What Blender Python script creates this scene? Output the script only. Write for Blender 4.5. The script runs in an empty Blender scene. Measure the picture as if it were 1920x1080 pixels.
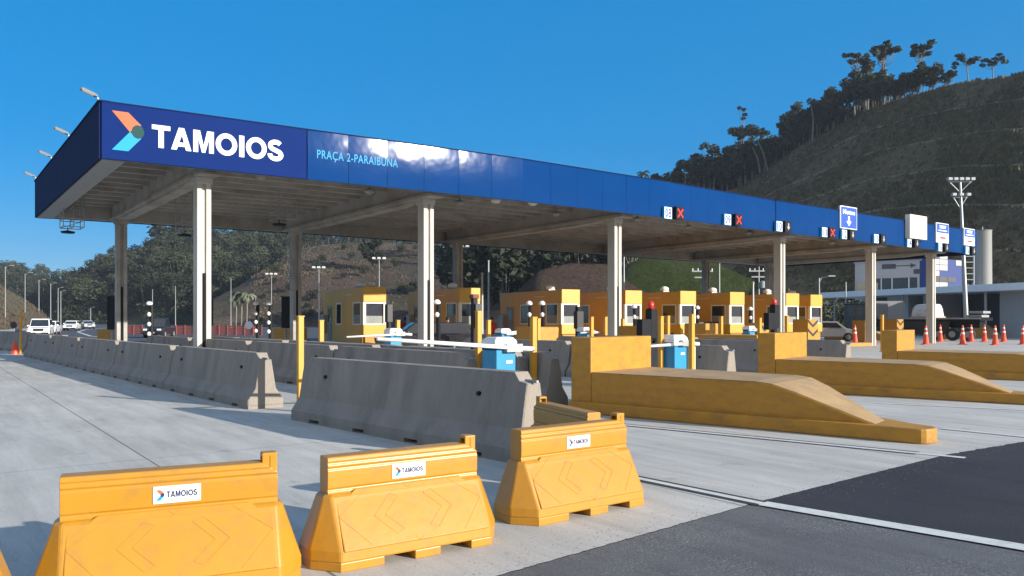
import bpy, bmesh, math, random
from mathutils import Vector, Matrix, noise
R = math.radians
random.seed(7)
S = bpy.context.scene
COL = S.collection

# ------------------------------------------------------------------ camera
F = 1481.0; HZ = 600.0; EYE = 1.6           # focal length and horizon in photo pixels, eye height
cd = bpy.data.cameras.new('camera'); cam = bpy.data.objects.new('camera', cd); COL.objects.link(cam)
cam.location = (0, 0, EYE); cam.rotation_euler = (R(90), 0, 0)
cd.sensor_width = 36; cd.lens = 36 * F / 1920; cd.shift_y = (HZ - 540) / 1920
cd.clip_start = 0.1; cd.clip_end = 6000
S.camera = cam

# ------------------------------------------------------------------ light
SUN_EL = R(16.4); SUN_H = Vector((.87, -.49, 0)).normalized()
sdir = Vector((SUN_H.x * math.cos(SUN_EL), SUN_H.y * math.cos(SUN_EL), math.sin(SUN_EL)))
w = bpy.data.worlds.new('World'); S.world = w; w.use_nodes = True
nt = w.node_tree; bg = nt.nodes['Background']
sky = nt.nodes.new('ShaderNodeTexSky'); sky.sky_type = 'NISHITA'; sky.sun_disc = False
sky.sun_elevation = SUN_EL; sky.sun_rotation = math.atan2(SUN_H.x, SUN_H.y)
sky.air_density = 1.0; sky.dust_density = 0.0; sky.ozone_density = 4.0; sky.altitude = 800
hs = nt.nodes.new('ShaderNodeHueSaturation'); hs.inputs['Saturation'].default_value = 1.4
nt.links.new(sky.outputs[0], hs.inputs['Color'])
wm = nt.nodes.new('ShaderNodeMix'); wm.data_type = 'RGBA'; wm.inputs[0].default_value = .7; wm.inputs[7].default_value = (.0, 1.72, 4.3, 1)
nt.links.new(hs.outputs[0], wm.inputs[6]); 
# bright clouds added to the unseen sky behind the camera, as neutral fill light
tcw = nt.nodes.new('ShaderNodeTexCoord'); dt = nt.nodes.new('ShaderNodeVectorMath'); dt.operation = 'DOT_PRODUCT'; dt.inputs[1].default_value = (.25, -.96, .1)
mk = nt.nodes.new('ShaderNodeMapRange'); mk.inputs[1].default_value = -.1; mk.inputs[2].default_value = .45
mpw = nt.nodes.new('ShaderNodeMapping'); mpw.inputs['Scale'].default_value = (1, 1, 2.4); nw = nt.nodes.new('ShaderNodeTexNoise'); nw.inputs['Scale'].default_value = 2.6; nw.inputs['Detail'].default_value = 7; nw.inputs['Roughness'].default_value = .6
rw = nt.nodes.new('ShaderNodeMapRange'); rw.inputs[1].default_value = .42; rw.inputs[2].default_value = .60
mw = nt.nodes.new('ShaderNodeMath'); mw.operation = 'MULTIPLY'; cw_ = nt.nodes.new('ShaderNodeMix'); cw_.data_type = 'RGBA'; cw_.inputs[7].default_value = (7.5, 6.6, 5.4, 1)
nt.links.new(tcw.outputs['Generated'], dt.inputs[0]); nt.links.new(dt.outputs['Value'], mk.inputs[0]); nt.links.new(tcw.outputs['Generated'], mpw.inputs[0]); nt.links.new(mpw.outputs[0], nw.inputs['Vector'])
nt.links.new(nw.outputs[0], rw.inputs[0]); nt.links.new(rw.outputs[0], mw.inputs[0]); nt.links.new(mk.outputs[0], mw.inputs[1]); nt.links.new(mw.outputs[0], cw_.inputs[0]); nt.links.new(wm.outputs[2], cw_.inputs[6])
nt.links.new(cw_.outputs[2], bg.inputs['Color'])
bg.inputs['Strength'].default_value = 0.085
ld = bpy.data.lights.new('sun', 'SUN'); ld.energy = 4.3; ld.angle = R(.5); ld.color = (1, .94, .84)
sun = bpy.data.objects.new('sun', ld); COL.objects.link(sun)
sun.rotation_euler = (-sdir).to_track_quat('-Z', 'Y').to_euler()
sun.location = (40, -30, 40)
S.view_settings.view_transform = 'Standard'; S.view_settings.look = 'None'
S.view_settings.exposure = 0.95; S.view_settings.gamma = 1

# ------------------------------------------------------------------ helpers
def atY(px, py, Y): return Vector(((px - 960) / F * Y, Y, EYE + (HZ - py) / F * Y))
def G(px, py, z=0.0):
    Y = F * (EYE - z) / (py - HZ); return Vector(((px - 960) / F * Y, Y, z))
U = Vector((.802, .597, 0)); N = Vector((-.597, .802, 0)); ROTU = math.atan2(U.y, U.x)

class MB:
    def __init__(s): s.v = []; s.f = []; s.m = []; s.mats = []
    def mi(s, mat):
        if mat is None: return 0
        if mat not in s.mats: s.mats.append(mat)
        return s.mats.index(mat)
    def add(s, vs, fs, mat=None, M=None):
        o = len(s.v); k = s.mi(mat)
        s.v += [tuple(M @ Vector(p)) if M else tuple(p) for p in vs]
        s.f += [tuple(o + i for i in f) for f in fs]; s.m += [k] * len(fs); return s
    def box(s, x0, x1, y0, y1, z0, z1, mat=None, M=None):
        vs = [(x, y, z) for z in (z0, z1) for y in (y0, y1) for x in (x0, x1)]
        return s.add(vs, [(0, 2, 3, 1), (4, 5, 7, 6), (0, 1, 5, 4), (2, 6, 7, 3), (0, 4, 6, 2), (1, 3, 7, 5)], mat, M)
    def prism(s, poly, a0, a1, axis='y', mat=None, M=None):
        n = len(poly)
        def mk(p, a):
            return {'x': (a, p[0], p[1]), 'y': (p[0], a, p[1]), 'z': (p[0], p[1], a)}[axis]
        vs = [mk(p, a0) for p in poly] + [mk(p, a1) for p in poly]
        fs = [tuple(range(n))[::-1], tuple(range(n, 2 * n))] + [(i, (i + 1) % n, n + (i + 1) % n, n + i) for i in range(n)]
        return s.add(vs, fs, mat, M)
    def loft(s, rings, mat=None, M=None, cap=True):
        n = len(rings[0]); vs = [p for r in rings for p in r]; fs = []
        for k in range(len(rings) - 1):
            for i in range(n):
                j = (i + 1) % n; fs.append((k * n + i, k * n + j, (k + 1) * n + j, (k + 1) * n + i))
        if cap: fs += [tuple(range(n))[::-1], tuple(range((len(rings) - 1) * n, len(rings) * n))]
        return s.add(vs, fs, mat, M)
    def tube(s, p0, p1, r0, r1=None, n=8, mat=None, M=None):
        p0 = Vector(p0); p1 = Vector(p1); r1 = r0 if r1 is None else r1
        d = (p1 - p0).normalized(); a = d.orthogonal().normalized(); b = d.cross(a)
        rs = [[tuple(p + (a * math.cos(t) + b * math.sin(t)) * r) for t in [2 * math.pi * i / n for i in range(n)]] for p, r in ((p0, r0), (p1, r1))]
        return s.loft(rs, mat, M)
    def path(s, pts, rad, n=7, mat=None, M=None):
        pts = [Vector(p) for p in pts]; rs = []
        for i, p in enumerate(pts):
            d = (pts[min(i + 1, len(pts) - 1)] - pts[max(i - 1, 0)]).normalized()
            a = d.cross(Vector((0.13, 0.99, 0.05))).normalized(); b = d.cross(a)
            r = rad[i] if isinstance(rad, (list, tuple)) else rad
            rs.append([tuple(p + (a * math.cos(t) + b * math.sin(t)) * r) for t in [2 * math.pi * j / n for j in range(n)]])
        return s.loft(rs, mat, M)
    def lathe(s, prof, cx=0, cy=0, cz=0, n=14, mat=None, M=None):
        rs = [[(cx + r * math.cos(2 * math.pi * i / n), cy + r * math.sin(2 * math.pi * i / n), cz + z) for i in range(n)] for r, z in prof]
        return s.loft(rs, mat, M)
    def mesh(s, name):
        me = bpy.data.meshes.new(name); me.from_pydata(s.v, [], s.f); me.update()
        for i, k in enumerate(s.m): me.polygons[i].material_index = k
        bm = bmesh.new(); bm.from_mesh(me); bmesh.ops.recalc_face_normals(bm, faces=bm.faces); bm.to_mesh(me); bm.free()
        return me
    def build(s, name, mat=None, parent=None, bevel=0, smooth=False, recalc=True):
        me = s.mesh(name)
        if mat is not None: me.materials.append(mat)
        else:
            for m in s.mats: me.materials.append(m)
        if smooth:
            for p in me.polygons: p.use_smooth = True
        o = bpy.data.objects.new(name, me); COL.objects.link(o)
        if parent is not None: o.parent = parent
        if bevel:
            b = o.modifiers.new('bevel', 'BEVEL'); b.width = bevel; b.segments = 2; b.limit_method = 'ANGLE'; b.angle_limit = R(35)
            b.harden_normals = False
        return o

def tag(o, label=None, cat=None, group=None, kind=None):
    if label: o['label'] = label
    if cat: o['category'] = cat
    if group: o['group'] = group
    if kind: o['kind'] = kind
    return o
def thing(name, label, cat, loc=(0, 0, 0), rotz=0, group=None):
    o = bpy.data.objects.new(name, None); COL.objects.link(o); o.empty_display_size = .2
    o.location = loc; o.rotation_euler = (0, 0, rotz); return tag(o, label, cat, group)
def copy_tree(o, parent=None):
    c = o.copy(); COL.objects.link(c); c.parent = parent
    for ch in list(o.children): copy_tree(ch, c)
    return c
def dup(o, loc, rotz=0, label=None, group=None, scale=None):
    c = copy_tree(o); c.location = loc; c.rotation_euler = (0, 0, rotz)
    if label: c['label'] = label
    if group: c['group'] = group
    if scale: c.scale = scale if isinstance(scale, (tuple, list)) else (scale,) * 3
    return c
def frame(o, ux, uy):      # matrix of a local frame at o with x axis ux, y axis uy
    uz = ux.cross(uy); return Matrix(((ux.x, uy.x, uz.x, o.x), (ux.y, uy.y, uz.y, o.y), (ux.z, uy.z, uz.z, o.z), (0, 0, 0, 1)))

# ------------------------------------------------------------------ materials
def mat(name, col, rough=.7, var=.12, scale=3.0, bump=0.0, bscale=40, metal=0, spec=.5, coat=0, stain=None, stain_amt=0, stain_scale=1.2, stretch=None, emit=None, detail=6):
    m = bpy.data.materials.new(name); m.use_nodes = True; n = m.node_tree; b = n.nodes['Principled BSDF']
    b.inputs['Roughness'].default_value = rough; b.inputs['Metallic'].default_value = metal
    b.inputs['Specular IOR Level'].default_value = spec; b.inputs['Coat Weight'].default_value = coat; b.inputs['Coat Roughness'].default_value = .12 if 'car' in name else .3
    tc = n.nodes.new('ShaderNodeTexCoord'); mp = n.nodes.new('ShaderNodeMapping')
    n.links.new(tc.outputs['Object'], mp.inputs[0])
    if stretch: mp.inputs['Scale'].default_value = stretch
    nz = n.nodes.new('ShaderNodeTexNoise'); nz.inputs['Scale'].default_value = scale; nz.inputs['Detail'].default_value = detail; nz.inputs['Roughness'].default_value = .65
    n.links.new(mp.outputs[0], nz.inputs['Vector'])
    cr = n.nodes.new('ShaderNodeValToRGB'); cr.color_ramp.elements[0].position = .3; cr.color_ramp.elements[1].position = .7
    cr.color_ramp.elements[0].color = tuple(c * (1 - var) for c in col) + (1,); cr.color_ramp.elements[1].color = tuple(min(1, c * (1 + var)) for c in col) + (1,)
    n.links.new(nz.outputs[0], cr.inputs[0]); out = cr.outputs[0]
    if stain:
        n2 = n.nodes.new('ShaderNodeTexNoise'); n2.inputs['Scale'].default_value = stain_scale; n2.inputs['Detail'].default_value = 8; n2.inputs['Roughness'].default_value = .7
        n.links.new(mp.outputs[0], n2.inputs['Vector'])
        c2 = n.nodes.new('ShaderNodeValToRGB'); c2.color_ramp.elements[0].position = .48; c2.color_ramp.elements[1].position = .72
        c2.color_ramp.elements[0].color = (0, 0, 0, 1); c2.color_ramp.elements[1].color = (stain_amt,) * 3 + (1,)
        n.links.new(n2.outputs[0], c2.inputs[0])
        mx = n.nodes.new('ShaderNodeMix'); mx.data_type = 'RGBA'; mx.inputs[7].default_value = tuple(stain) + (1,)
        n.links.new(c2.outputs[0], mx.inputs[0]); n.links.new(out, mx.inputs[6]); out = mx.outputs[2]
    n.links.new(out, b.inputs['Base Color'])
    if bump:
        n3 = n.nodes.new('ShaderNodeTexNoise'); n3.inputs['Scale'].default_value = bscale; n3.inputs['Detail'].default_value = 5
        n.links.new(mp.outputs[0], n3.inputs['Vector'])
        bp = n.nodes.new('ShaderNodeBump'); bp.inputs['Strength'].default_value = bump; bp.inputs['Distance'].default_value = .02
        n.links.new(n3.outputs[0], bp.inputs['Height']); n.links.new(bp.outputs[0], b.inputs['Normal'])
    if emit: b.inputs['Emission Color'].default_value = tuple(emit[:3]) + (1,); b.inputs['Emission Strength'].default_value = emit[3]
    return m

M = {}
M['concrete'] = mat('barrier_concrete', (.27, .235, .20), .85, .14, 2.5, .5, 60, stain=(.13, .11, .095), stain_amt=.55, stain_scale=2.2, stretch=(1, 1, .3))
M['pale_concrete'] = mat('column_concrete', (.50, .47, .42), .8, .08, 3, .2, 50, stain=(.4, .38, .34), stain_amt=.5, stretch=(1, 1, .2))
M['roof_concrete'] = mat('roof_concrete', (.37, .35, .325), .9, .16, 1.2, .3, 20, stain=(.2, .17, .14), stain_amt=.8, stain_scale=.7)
M['booth'] = mat('booth_paint', (.60, .31, .022), .45, .05, 2, .05, 30)
M['island'] = mat('island_paint', (.46, .215, .016), .55, .10, 3, .2, 60, stain=(.14, .08, .04), stain_amt=.5, stain_scale=3.5, stretch=(1, 1, 2.2))
M['island_top'] = mat('dusty_island_paint', (.40, .26, .12), .7, .14, 3, .15, 60, stain=(.22, .15, .09), stain_amt=.7, stain_scale=2.5)
M['plastic'] = mat('yellow_plastic', (.45, .208, .010), .40, .05, 2, .15, 7, coat=.35, stain=(.22, .13, .05), stain_amt=.4, stain_scale=9)
M['plastic_dark'] = mat('orange_brown_plastic', (.5, .17, .01), .45, .05)
M['post'] = mat('bollard_paint', (.62, .28, .02), .45, .06, 6, .1)
M['white'] = mat('white_paint', (.8, .79, .76), .4, .04)
M['offwhite'] = mat('cream_frame', (.72, .66, .55), .5, .05)
M['black'] = mat('black_metal', (.015, .015, .018), .4, .2)
M['rubber'] = mat('rubber', (.02, .02, .02), .8, .2)
M['glass'] = mat('dark_glass', (.02, .022, .03), .08, .2, spec=.8)
M['blind'] = mat('window_blind', (.22, .23, .22), .6, .35, 9, stretch=(4, 4, .2))
M['blue_cab'] = mat('blue_cabinet', (.03, .25, .45), .35, .06)
M['navy'] = mat('navy_print', (.012, .03, .12), .5, .05)
M['plate'] = mat('white_plate', (.78, .77, .74), .4, .05)
M['orange_logo'] = mat('orange_print', (.52, .13, .06), .45, .03)
M['teal_logo'] = mat('teal_print', (.003, .048, .05), .45, .03)
M['cyan_logo'] = mat('cyan_print', (.01, .29, .58), .45, .03)
M['galv'] = mat('galvanised_steel', (.33, .34, .34), .5, .1, 8, metal=.3)
M['orange_net'] = mat('orange_net', (.30, .06, .035), .7, .2)
M['cone'] = mat('cone_orange', (.75, .07, .02), .45, .08)
M['red'] = mat('red_lens', (.7, .03, .03), .3, .05)
M['sign_blue'] = mat('sign_blue', (.02, .08, .42), .4, .04)
M['grey_panel'] = mat('grey_cladding', (.42, .40, .39), .5, .05)
M['dark_panel'] = mat('dark_wall', (.07, .07, .08), .7, .15, 1)
M['tan_panel'] = mat('tan_panel', (.55, .42, .26), .7, .08)
M['cyl'] = mat('floodlight_housing', (.12, .13, .14), .5, .05)
M['wing_blue'] = mat('wing_blue', (.012, .035, .17), .6, .1)
M['silo'] = mat('silo_concrete', (.22, .22, .21), .7, .06, 1, stain=(.3, .3, .28), stain_amt=.5, stretch=(1, 1, .1))
M['car_white'] = mat('white_car_paint', (.8, .8, .8), .25, .02, coat=.6)
M['car_dark'] = mat('dark_car_paint', (.02, .022, .028), .25, .1, coat=.6)
M['car_silver'] = mat('silver_car_paint', (.5, .51, .53), .3, .05, metal=.4)
M['truck_load'] = mat('wrapped_load', (.6, .6, .6), .6, .25, 4, .6, 6)
M['skin'] = mat('skin', (.35, .2, .13), .6, .05)
M['hair'] = mat('hair', (.02, .015, .01), .8, .1)
M['vest'] = mat('orange_vest', (.85, .2, .03), .7, .08)
M['red_cloth'] = mat('red_cloth', (.45, .03, .03), .8, .1)
M['pale_cloth'] = mat('pale_cloth', (.6, .62, .6), .8, .1)
M['dark_cloth'] = mat('dark_cloth', (.03, .035, .06), .8, .1)
M['lamp_glass'] = mat('lamp_glass', (.7, .7, .68), .3, .05)
M['stripe_black'] = mat('black_stripe', (.02, .018, .015), .5, .1)
M['bark'] = mat('bark', (.09, .075, .06), .9, .3, 4)
M['pale_bark'] = mat('pale_bark', (.20, .18, .15), .9, .25, 4)
M['pink_rust'] = mat('rust', (.2, .07, .04), .8, .2)

def foliage(name, c1, c2, scale=.35):
    m = bpy.data.materials.new(name); m.use_nodes = True; n = m.node_tree; b = n.nodes['Principled BSDF']
    b.inputs['Roughness'].default_value = .75; b.inputs['Specular IOR Level'].default_value = .2
    tc = n.nodes.new('ShaderNodeTexCoord'); nz = n.nodes.new('ShaderNodeTexNoise'); nz.inputs['Scale'].default_value = scale; nz.inputs['Detail'].default_value = 4
    oi = n.nodes.new('ShaderNodeObjectInfo'); ad = n.nodes.new('ShaderNodeMath'); ad.operation = 'MULTIPLY_ADD'; ad.inputs[1].default_value = .35; 
    n.links.new(tc.outputs['Object'], nz.inputs['Vector']); n.links.new(oi.outputs['Random'], ad.inputs[0])
    n.links.new(nz.outputs[0], ad.inputs[2])
    cr = n.nodes.new('ShaderNodeValToRGB'); cr.color_ramp.elements[0].position = .4; cr.color_ramp.elements[1].position = .95
    cr.color_ramp.elements[0].color = c1 + (1,); cr.color_ramp.elements[1].color = c2 + (1,)
    n.links.new(ad.outputs[0], cr.inputs[0]); n.links.new(cr.outputs[0], b.inputs['Base Color'])
    return m
M['leaf'] = foliage('leaf_dark', (.016, .021, .013), (.048, .056, .030))
M['leaf_mid'] = foliage('leaf_mid', (.028, .036, .02), (.075, .08, .045))
M['leaf_pale'] = foliage('leaf_pale', (.07, .08, .05), (.17, .18, .12))

# blue fascia panels: glossy painted metal, slightly dented
def fascia_mat(name, col, rough=.22, bump=.6):
    m = mat(name, col, rough, .06, .5, 0, coat=0)
    n = m.node_tree; b = n.nodes['Principled BSDF']
    tc = n.nodes.new('ShaderNodeTexCoord'); nz = n.nodes.new('ShaderNodeTexNoise'); nz.inputs['Scale'].default_value = 1.3; nz.inputs['Detail'].default_value = 2
    n.links.new(tc.outputs['Object'], nz.inputs['Vector'])
    bp = n.nodes.new('ShaderNodeBump'); bp.inputs['Strength'].default_value = bump; bp.inputs['Distance'].default_value = .02
    n.links.new(nz.outputs[0], bp.inputs['Height']); n.links.new(bp.outputs[0], b.inputs['Normal'])
    return m
M['fascia'] = fascia_mat('blue_fascia_paint', (.004, .040, .16), .13, .5)
M['fascia_print'] = fascia_mat('blue_banner', (.003, .020, .125), .6, .05)
M['fascia'].node_tree.nodes['Principled BSDF'].inputs['Specular IOR Level'].default_value = .055
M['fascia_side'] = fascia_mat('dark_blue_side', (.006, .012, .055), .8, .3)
M['fascia_print'].node_tree.nodes['Principled BSDF'].inputs['Specular IOR Level'].default_value = .05
for q_ in ('fascia_side', 'black', 'orange_logo', 'teal_logo', 'cyan_logo'): M[q_].node_tree.nodes['Principled BSDF'].inputs['Specular IOR Level'].default_value = .15

# concrete pavement with slab joints
def pavement(name, base, joint=True, specks=0, angle=ROTU, patch=(.2, .2, .2), bump=.15):
    m = bpy.data.materials.new(name); m.use_nodes = True; n = m.node_tree; b = n.nodes['Principled BSDF']; L = n.links.new
    b.inputs['Roughness'].default_value = .85; b.inputs['Specular IOR Level'].default_value = .3
    tc = n.nodes.new('ShaderNodeTexCoord'); mp = n.nodes.new('ShaderNodeMapping'); mp.inputs['Rotation'].default_value = (0, 0, -angle)
    L(tc.outputs['Object'], mp.inputs[0])
    def nz(sc, det, rough=.6, vec=None):
        q = n.nodes.new('ShaderNodeTexNoise'); q.inputs['Scale'].default_value = sc; q.inputs['Detail'].default_value = det; q.inputs['Roughness'].default_value = rough
        L(vec or mp.outputs[0], q.inputs['Vector']); return q.outputs[0]
    def ramp(src, p0, p1, c0, c1):
        q = n.nodes.new('ShaderNodeValToRGB'); q.color_ramp.elements[0].position = p0; q.color_ramp.elements[1].position = p1
        q.color_ramp.elements[0].color = c0 + (1,); q.color_ramp.elements[1].color = c1 + (1,); L(src, q.inputs[0]); return q.outputs[0]
    def mul(a, c, f=1.0):
        q = n.nodes.new('ShaderNodeMix'); q.data_type = 'RGBA'; q.blend_type = 'MULTIPLY'; q.inputs[0].default_value = f; L(a, q.inputs[6]); L(c, q.inputs[7]); return q.outputs[2]
    g = lambda v: (v, v, v)
    c = ramp(nz(.35, 6), .3, .7, tuple(x * .84 for x in base), tuple(x * 1.1 for x in base))
    mp2 = n.nodes.new('ShaderNodeMapping'); mp2.inputs['Scale'].default_value = (3.0, .35, 1); L(mp.outputs[0], mp2.inputs[0])
    c = mul(c, ramp(nz(1.2, 7, .7, mp2.outputs[0]), .35, .6, g(.82), g(1.05)))
    c = mul(c, ramp(nz(1.9, 4, .75), .60, .74, g(1), g(.72)))
    c = mul(c, ramp(nz(45, 4, .8), .35, .6, g(.86), g(1.08)))
    if joint:
        sep = n.nodes.new('ShaderNodeSeparateXYZ'); L(mp.outputs[0], sep.inputs[0])
        for ax, step, off, wd in ((0, 3.6, 1.55, .012), (1, 6.0, 2.2, .009)):
            a = n.nodes.new('ShaderNodeMath'); a.operation = 'ADD'; a.inputs[1].default_value = off + 360; L(sep.outputs[ax], a.inputs[0])
            md = n.nodes.new('ShaderNodeMath'); md.operation = 'MODULO'; md.inputs[1].default_value = step; L(a.outputs[0], md.inputs[0])
            lt = n.nodes.new('ShaderNodeMath'); lt.operation = 'LESS_THAN'; lt.inputs[1].default_value = wd * 1.6; L(md.outputs[0], lt.inputs[0])
            c = mul(c, ramp(lt.outputs[0], .4, .6, g(1), g(.35)))
    if specks:
        c2 = ramp(nz(55, 3, .9), .53, .62, g(0), g(specks)); q = n.nodes.new('ShaderNodeMix'); q.data_type = 'RGBA'
        mk = ramp(nz(.8, 5), .40, .60, g(0.1), g(1)); c2 = mul(c2, mk)
        L(c2, q.inputs[0]); L(c, q.inputs[6]); q.inputs[7].default_value = (.28, .28, .27, 1); c = q.outputs[2]
    L(c, b.inputs['Base Color'])
    bp = n.nodes.new('ShaderNodeBump'); bp.inputs['Strength'].default_value = bump; bp.inputs['Distance'].default_value = .01
    L(nz(90, 3), bp.inputs['Height']); L(bp.outputs[0], b.inputs['Normal'])
    return m
M['pave'] = pavement('concrete_pavement', (.50, .48, .44))
M['asphalt'] = pavement('worn_asphalt', (.125, .125, .128), False, 1.0, bump=.4)
M['asphalt_new'] = pavement('dark_asphalt', (.032, .032, .038), False, .15, bump=.3)
M['asphalt_far'] = pavement('far_asphalt', (.085, .085, .095), False, 0)
M['line'] = mat('road_line_paint', (.62, .62, .58), .7, .12, 12, stain=(.4, .4, .38), stain_amt=.6, stain_scale=4)
M['line_black'] = mat('joint_sealant', (.04, .04, .045), .8, .2)

def terrain_mat(name, c1, c2, c3, scale=.03, bands=None):
    m = bpy.data.materials.new(name); m.use_nodes = True; n = m.node_tree; b = n.nodes['Principled BSDF']; L = n.links.new
    b.inputs['Roughness'].default_value = .95; b.inputs['Specular IOR Level'].default_value = .1
    tc = n.nodes.new('ShaderNodeTexCoord')
    a = n.nodes.new('ShaderNodeTexNoise'); a.inputs['Scale'].default_value = scale; a.inputs['Detail'].default_value = 9; a.inputs['Roughness'].default_value = .68
    L(tc.outputs['Object'], a.inputs['Vector'])
    cr = n.nodes.new('ShaderNodeValToRGB'); e = cr.color_ramp.elements; e[0].position = .36; e[1].position = .64
    e[0].color = c1 + (1,); e[1].color = c3 + (1,); k = e.new(.5); k.color = c2 + (1,); L(a.outputs[0], cr.inputs[0])
    f = n.nodes.new('ShaderNodeTexNoise'); f.inputs['Scale'].default_value = 1.2; f.inputs['Detail'].default_value = 6; f.inputs['Roughness'].default_value = .8
    L(tc.outputs['Object'], f.inputs['Vector'])
    r2 = n.nodes.new('ShaderNodeValToRGB'); r2.color_ramp.elements[0].position = .35; r2.color_ramp.elements[1].position = .65
    r2.color_ramp.elements[0].color = (.55, .55, .55, 1); r2.color_ramp.elements[1].color = (1.3, 1.3, 1.3, 1); L(f.outputs[0], r2.inputs[0])
    mx = n.nodes.new('ShaderNodeMix'); mx.data_type = 'RGBA'; mx.blend_type = 'MULTIPLY'; mx.inputs[0].default_value = 1
    L(cr.outputs[0], mx.inputs[6]); L(r2.outputs[0], mx.inputs[7]); L(mx.outputs[2], b.inputs['Base Color'])
    bp = n.nodes.new('ShaderNodeBump'); bp.inputs['Strength'].default_value = .8; bp.inputs['Distance'].default_value = .8
    L(f.outputs[0], bp.inputs['Height']); L(bp.outputs[0], b.inputs['Normal'])
    return m
M['grass_hill'] = terrain_mat('dry_grass_slope', (.15, .105, .070), (.19, .145, .080), (.13, .115, .05), .035)
M['forest_floor'] = terrain_mat('forest_floor', (.02, .028, .014), (.03, .04, .02), (.045, .05, .028), .04)
M['brown_hill'] = terrain_mat('cleared_brown_slope', (.10, .07, .055), (.065, .058, .042), (.15, .105, .08), .02)
M['bank'] = terrain_mat('tan_grass_bank', (.12, .105, .075), (.15, .13, .09), (.11, .105, .07), .06)
M['bright_grass'] = terrain_mat('green_grass_slope', (.025, .038, .010), (.04, .055, .015), (.05, .06, .025), .12)
M['tuft'] = foliage('dry_tuft', (.07, .055, .03), (.15, .115, .06), .08)
M['tuft_brown'] = foliage('brown_tuft', (.06, .05, .035), (.14, .105, .075), .08)
M['bench'] = terrain_mat('bench_path', (.24, .21, .12), (.3, .26, .16), (.2, .2, .11), .2)
M['mound'] = terrain_mat('reddish_mound', (.05, .035, .028), (.07, .045, .035), (.05, .05, .025), .06)
M['soil'] = terrain_mat('dry_ground', (.10, .09, .06), (.12, .11, .07), (.09, .1, .05), .05)

# ------------------------------------------------------------------ ground, pavements, road
def sheet(name, pts, z, m, kind='structure'):
    mb = MB(); mb.add([(p[0], p[1], z) for p in pts], [tuple(range(len(pts)))]); o = mb.build(name, m)
    if kind: o['kind'] = kind
    # face up
    if o.data.polygons[0].normal.z < 0: o.data.flip_normals()
    return o
sheet('ground', [(-1600, -600), (1600, -600), (1600, 1750), (-1600, 1750)], -.02, M['soil'])
def wob(p0, p1, n, amp, seed):          # ragged edge between two points
    p0 = Vector((p0[0], p0[1], 0)); p1 = Vector((p1[0], p1[1], 0)); d = (p1 - p0).normalized(); q = Vector((-d.y, d.x, 0)); out = []
    for i in range(n + 1):
        t = i / n; k = noise.fractal(Vector((t * n * .33, seed, 0)), 1, 2, 4) * amp * 1.2 if 0 < i < n else 0
        v = p0.lerp(p1, t) + q * k; out.append((v.x, v.y))
    return out
A0 = Vector((-.1, 4.94, 0)); A1 = Vector((2.22, 7.0, 0)); A2 = Vector((5.2, 9.42, 0)); A3 = Vector((6.9, 10.5, 0))
AL = A0 - U * 30; AR = A3 + Vector((.8, .6, 0)) * 130
edge = wob(AL, A0, 300, .03, 1) + wob(A0, A1, 110, .012, 2)[1:] + wob(A1, A2, 110, .012, 3)[1:] + wob(A2, A3, 50, .04, 4)[1:] + wob(A3, AR, 100, .05, 5)[1:]
back = N * 64
plz = edge + [(AR.x + back.x, AR.y + back.y), (AL.x + back.x - 20, AL.y + back.y + 20)]
sheet('concrete_pavement', plz, 0, M['pave'])
# worn asphalt apron, with the newer dark lane on it
out = -N * 60
sheet('approach_asphalt', edge[::-1] + [(AL.x + out.x, AL.y + out.y), (AR.x + out.x, AR.y + out.y)], -.004, M['asphalt'])
lw0 = Vector((2.26, 6.98, 0)); ld1 = Vector((.683, -.731, 0))
pe = wob(A1, A2, 110, .012, 3) + wob(A2, A3, 50, .04, 4)[1:] + [(A3.x + 24, A3.y + 18)]
pp = pe + [(A3.x + 24 + 14, A3.y + 18 - 15), (lw0.x + ld1.x * 22, lw0.y + ld1.y * 22)]
sheet('asphalt_lane', pp, 0.0, M['asphalt_new'])
# highway on the left, running away behind the barriers
road = sheet('highway', [(-75, 24), (-14, 60), (2, 78), (10, 130), (-90, 210), (-135, 330), (-165, 330), (-150, 190), (-130, 110)], .006, M['asphalt_far'])
sheet('rear_asphalt', [(-14, 66), (30, 100), (120, 150), (60, 190), (-60, 190), (-60, 120)], .002, M['asphalt_far'])

rg = random.Random(12); gm = MB()
for i in range(1500):
    q0, q1 = ((A0 - U * 2, A1) if i % 2 else (A1, A3)); p = q0.lerp(q1, rg.random()); p = p + N * rg.gauss(-.05, .12 if i % 3 else .35); r_ = rg.uniform(.002, .006)
    gm.add([(p.x + r_ * math.cos(a) * rg.uniform(.7, 1.2), p.y + r_ * math.sin(a) * rg.uniform(.7, 1.2), .0) for a in (0, 1.3, 2.6, 3.9, 5.2)] + [(p.x, p.y, r_ * .9)], [(0, 1, 5), (1, 2, 5), (2, 3, 5), (3, 4, 5), (4, 0, 5)])
tag(gm.build('loose_gravel', mat('gravel', (.12, .118, .115), .9, .4, 20)), 'loose gravel scattered along the edge between concrete and asphalt', 'gravel', kind='stuff')
def strip(name, pts, wd, z, m):
    mb = MB(); L_ = []; R_ = []
    pts = [Vector((p[0], p[1], 0)) for p in pts]
    for i, p in enumerate(pts):
        d = (pts[min(i + 1, len(pts) - 1)] - pts[max(i - 1, 0)]).normalized(); q = Vector((-d.y, d.x, 0)) * wd / 2
        L_.append(p + q); R_.append(p - q)
    n = len(pts); vs = [(p.x, p.y, z) for p in L_ + R_]
    mb.add(vs, [(i, i + 1, n + i + 1, n + i) for i in range(n - 1)]); o = mb.build(name, m); o['kind'] = 'structure'
    if o.data.polygons[0].normal.z < 0: o.data.flip_normals()
    return o
def g2(px, py): v = G(px, py); return (v.x, v.y)
l0 = g2(1195, 897); l1 = g2(1430, 945); l2 = g2(1920, 1028)
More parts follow.
